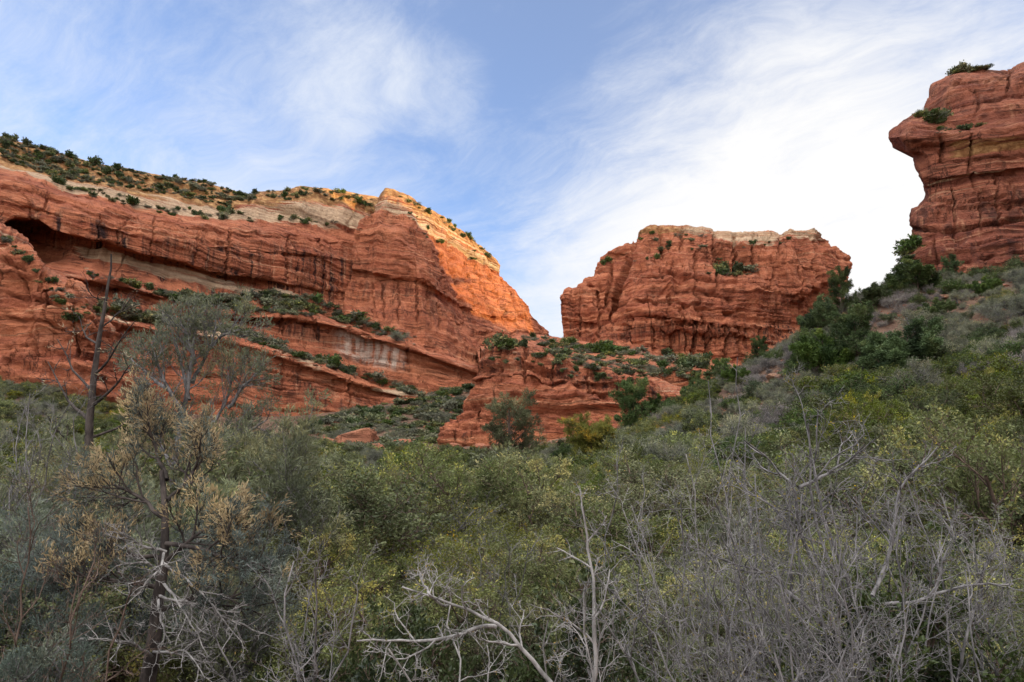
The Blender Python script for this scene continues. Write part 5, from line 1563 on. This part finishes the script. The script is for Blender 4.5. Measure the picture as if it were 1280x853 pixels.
# --- bare grey shrubs
def bare(label, px, Y, tips, seed, r0=.015, L=.55, n=9, bark=GREY_BARK, par=BARE, stems_at=.12, bud=True, mid=.5, arcs=()):
    """tips: pixel ends of the main stems"""
    b0 = gbase(px, Y)
    rng = random.Random(seed)
    out = []
    for i, tp in enumerate(tips):
        e = Vector(local(tp[0], tp[1], Y + (tp[2] if len(tp) > 2 else rng.uniform(-.6, .6)), b0))
        a = rng.uniform(0, 6.28)
        s = Vector((.18*e.x*rng.random() + .25*math.cos(a), .3*math.sin(a), 0))
        m = s.lerp(e, mid) + Vector((rng.gauss(0, .16), rng.gauss(0, .16), .03*e.z))
        limb = path([tuple(s), tuple(m), tuple(e)], r0*rng.uniform(.55, 1.05), .004, 12, .032, seed*10 + i)
        out.append((limb[0], limb[1], 0))
        sprout(rng, limb, n, L, par, r0*.55, out, .25, 40, up=.12)
    for i, (ra, pa) in enumerate(arcs):
        limb = path([local(p[0], p[1], Y + .12*math.sin(3*k + i), b0) for k, p in enumerate(pa)], ra, max(.004, ra*.35), 12, .010, seed*20 + i)
        out.append((limb[0], limb[1], 0))
        sprout(rng, limb, 6, L*.7, par, ra*.5, out, .2, 45, up=.1)
    v, f = tubes(out, (7, 5, 4, 3, 3))
    rs = np.random.RandomState(seed)
    parts = [('branches', v, f, None, bark)]
    fo = foliage(rs, out, (3,), 1.2, .016, .010, .004, 1.0, .4, keep=.22) if bud else None
    if fo:
        parts.append(('buds', *fo, L_YEL))
    root = place('bare_shrub', label, 'bare shrub', 'bare grey shrubs of the near brush', b0, parts)
    for ch in root.children:
        if ch.name.startswith('buds'):
            tag(ch, kind='stuff')


bare('tall leafless shrub with many pale branches right of the centre foreground', 1040, 5.0, [(1000, 525), (940, 590), (1150, 620), (890, 640), (1100, 590), (860, 690), (1180, 690), (980, 650)], 401, r0=.015, L=.60, n=8,
     arcs=((.016, [(1075, 870), (1072, 775), (1040, 700), (1021, 640), (1021, 540)]), (.013, [(1074, 780), (1047, 672), (1028, 613), (1036, 520)]), (.016, [(1040, 800), (1000, 748), (955, 720), (895, 695)]), (.015, [(1072, 760), (1120, 752), (1164, 749), (1223, 727), (1262, 722)]),
           (.014, [(1090, 745), (1110, 700), (1112, 640), (1120, 600), (1165, 560)]), (.014, [(1030, 720), (1000, 680), (999, 610), (970, 585), (935, 560)]), (.014, [(999, 610), (1040, 595), (1085, 560)]), (.013, [(985, 760), (985, 690), (975, 640), (925, 610), (905, 590)]), (.012, [(1195, 860), (1205, 790), (1225, 735), (1232, 700)])))
bare('very tall thin leafless stem with forked top left of the bare shrub', 912, 6.6, [(902, 440), (880, 475), (915, 560), (940, 580)], 402, r0=.012, L=.36, n=5, par=Par(**{**BARE.__dict__, 'n': (3, 3, 2)}))
bare('dense grey tangle of bare twigs at the bottom centre right', 930, 4.4, [(790, 700), (810, 650), (860, 640), (890, 700), (930, 690), (760, 740), (960, 740), (830, 720), (720, 770)], 403, r0=.012, L=.48, n=11)
bare('fan of pale crooked branches at the bottom centre', 700, 4.0, [(495, 735, -.3), (600, 755), (690, 735), (575, 790), (660, 770), (730, 750)], 404, r0=.012, L=.40, n=8, bark=PALE_BARK, arcs=((.014, [(712, 880), (655, 812), (612, 778), (560, 757), (497, 733)]), (.013, [(620, 783), (575, 798), (520, 806), (450, 803)]), (.008, [(560, 757), (545, 738), (535, 715)]), (.014, [(740, 860), (742, 780), (735, 700), (728, 640)])))
bare('bare pale twigs at the lower left of centre', 400, 4.2, [(360, 700), (330, 760), (420, 720), (300, 790), (455, 740), (380, 780)], 405, r0=.012, L=.42, n=8)
bare('bare upright stems in the bottom right corner', 1215, 4.4, [(1165, 690), (1225, 715), (1190, 780), (1290, 700)], 406, r0=.016, L=.40, n=5)
bare('dense bare tangle at the bottom below the tall leafless shrub', 1000, 3.8, [(900, 790), (950, 760), (1000, 750), (1050, 770), (1110, 780), (970, 800), (1080, 810), (1030, 790)], 407, r0=.011, L=.40, n=10)
bare('bleached bare shrub on the green brush at the right', 1190, 9.0, [(1130, 640), (1165, 620), (1200, 615), (1240, 650), (1100, 660), (1180, 660), (1225, 690), (1270, 660)], 408, r0=.011, L=.50, n=9, bark=PALE_BARK)
bare('grey bare twigs at the left edge before the dead tree', 30, 8.2, [(10, 500), (50, 480), (80, 510), (-30, 530), (110, 540), (40, 560)], 409, r0=.018, L=.70, n=8)
bare('slender bare stem rising from the brush right of centre', 780, 7.0, [(758, 570), (735, 640), (800, 600)], 410, r0=.012, L=.40, n=5)
bare('small bare stem left of the yellow-green brush at centre', 625, 7.6, [(628, 660), (600, 690), (650, 700)], 411, r0=.012, L=.40, n=6)
bare('dark bare stems low at the left beside the near juniper', 95, 4.8, [(40, 650), (70, 700), (120, 720), (10, 720), (150, 760), (60, 780)], 412, r0=.016, L=.50, n=8, bark=BROWN_BARK)

bare('fine pale grey thicket in front of the tall leafless shrub', 1060, 4.6, [(930, 640), (980, 620), (1010, 650), (1050, 620), (1090, 650), (1130, 640), (880, 680), (1160, 690), (1030, 690)], 413, r0=.011, L=.55, n=11)
bare('pale grey tangle leaning left below the forked thin stem', 960, 5.4, [(800, 610), (840, 600), (870, 640), (910, 610), (950, 620), (790, 650), (990, 640)], 414, r0=.010, L=.55, n=10, bark=PALE_BARK)
bare('low purplish grey twig thicket right of the tall leafless shrub', 1170, 5.6, [(1100, 650), (1140, 630), (1180, 640), (1210, 660), (1240, 650), (1160, 690)], 415, r0=.010, L=.5, n=10)
feather('cypress_bush', 'broad grey-green bush between the dead tree and the near juniper', 140, 8.4, 585, 125, 11, 317, L_CYP, keep=.75, per=5, llen=.07, lw=.011)
feather('cypress_bush', 'dark grey-green bush right of the near juniper trunk', 310, 6.9, 660, 100, 9, 318, L_CYP, keep=.7, per=6, llen=.06, lw=.010)

# --- leafy near shrubs placed by hand
def leafy(key, name, label, cat, px, Y, s):
    b0 = gbase(px, Y)
    ledge_copy(key, name, Vector(b0), s, RNG.uniform(0, 6.28), label, cat, None)


leafy('dark_manzanita0', 'manzanita_shrub', 'dark green manzanita at the bottom left of centre under the pale fan of branches', 'manzanita', 560, 5.3, (1.35, 1.3, 1.30))
leafy('dark_manzanita1', 'manzanita_shrub', 'yellow-green manzanita spreading low behind the tall leafless shrub', 'manzanita', 1120, 5.5, (1.6, 1.4, 1.28))
leafy('dark_manzanita0', 'manzanita_shrub', 'yellow-green manzanita in the right corner below the bleached shrub', 'manzanita', 1250, 5.2, (1.5, 1.3, 1.12))
leafy('dark_manzanita1', 'manzanita_shrub', 'small yellow-green manzanita at the bottom edge left of centre', 'manzanita', 365, 3.9, (.6, .6, .62))
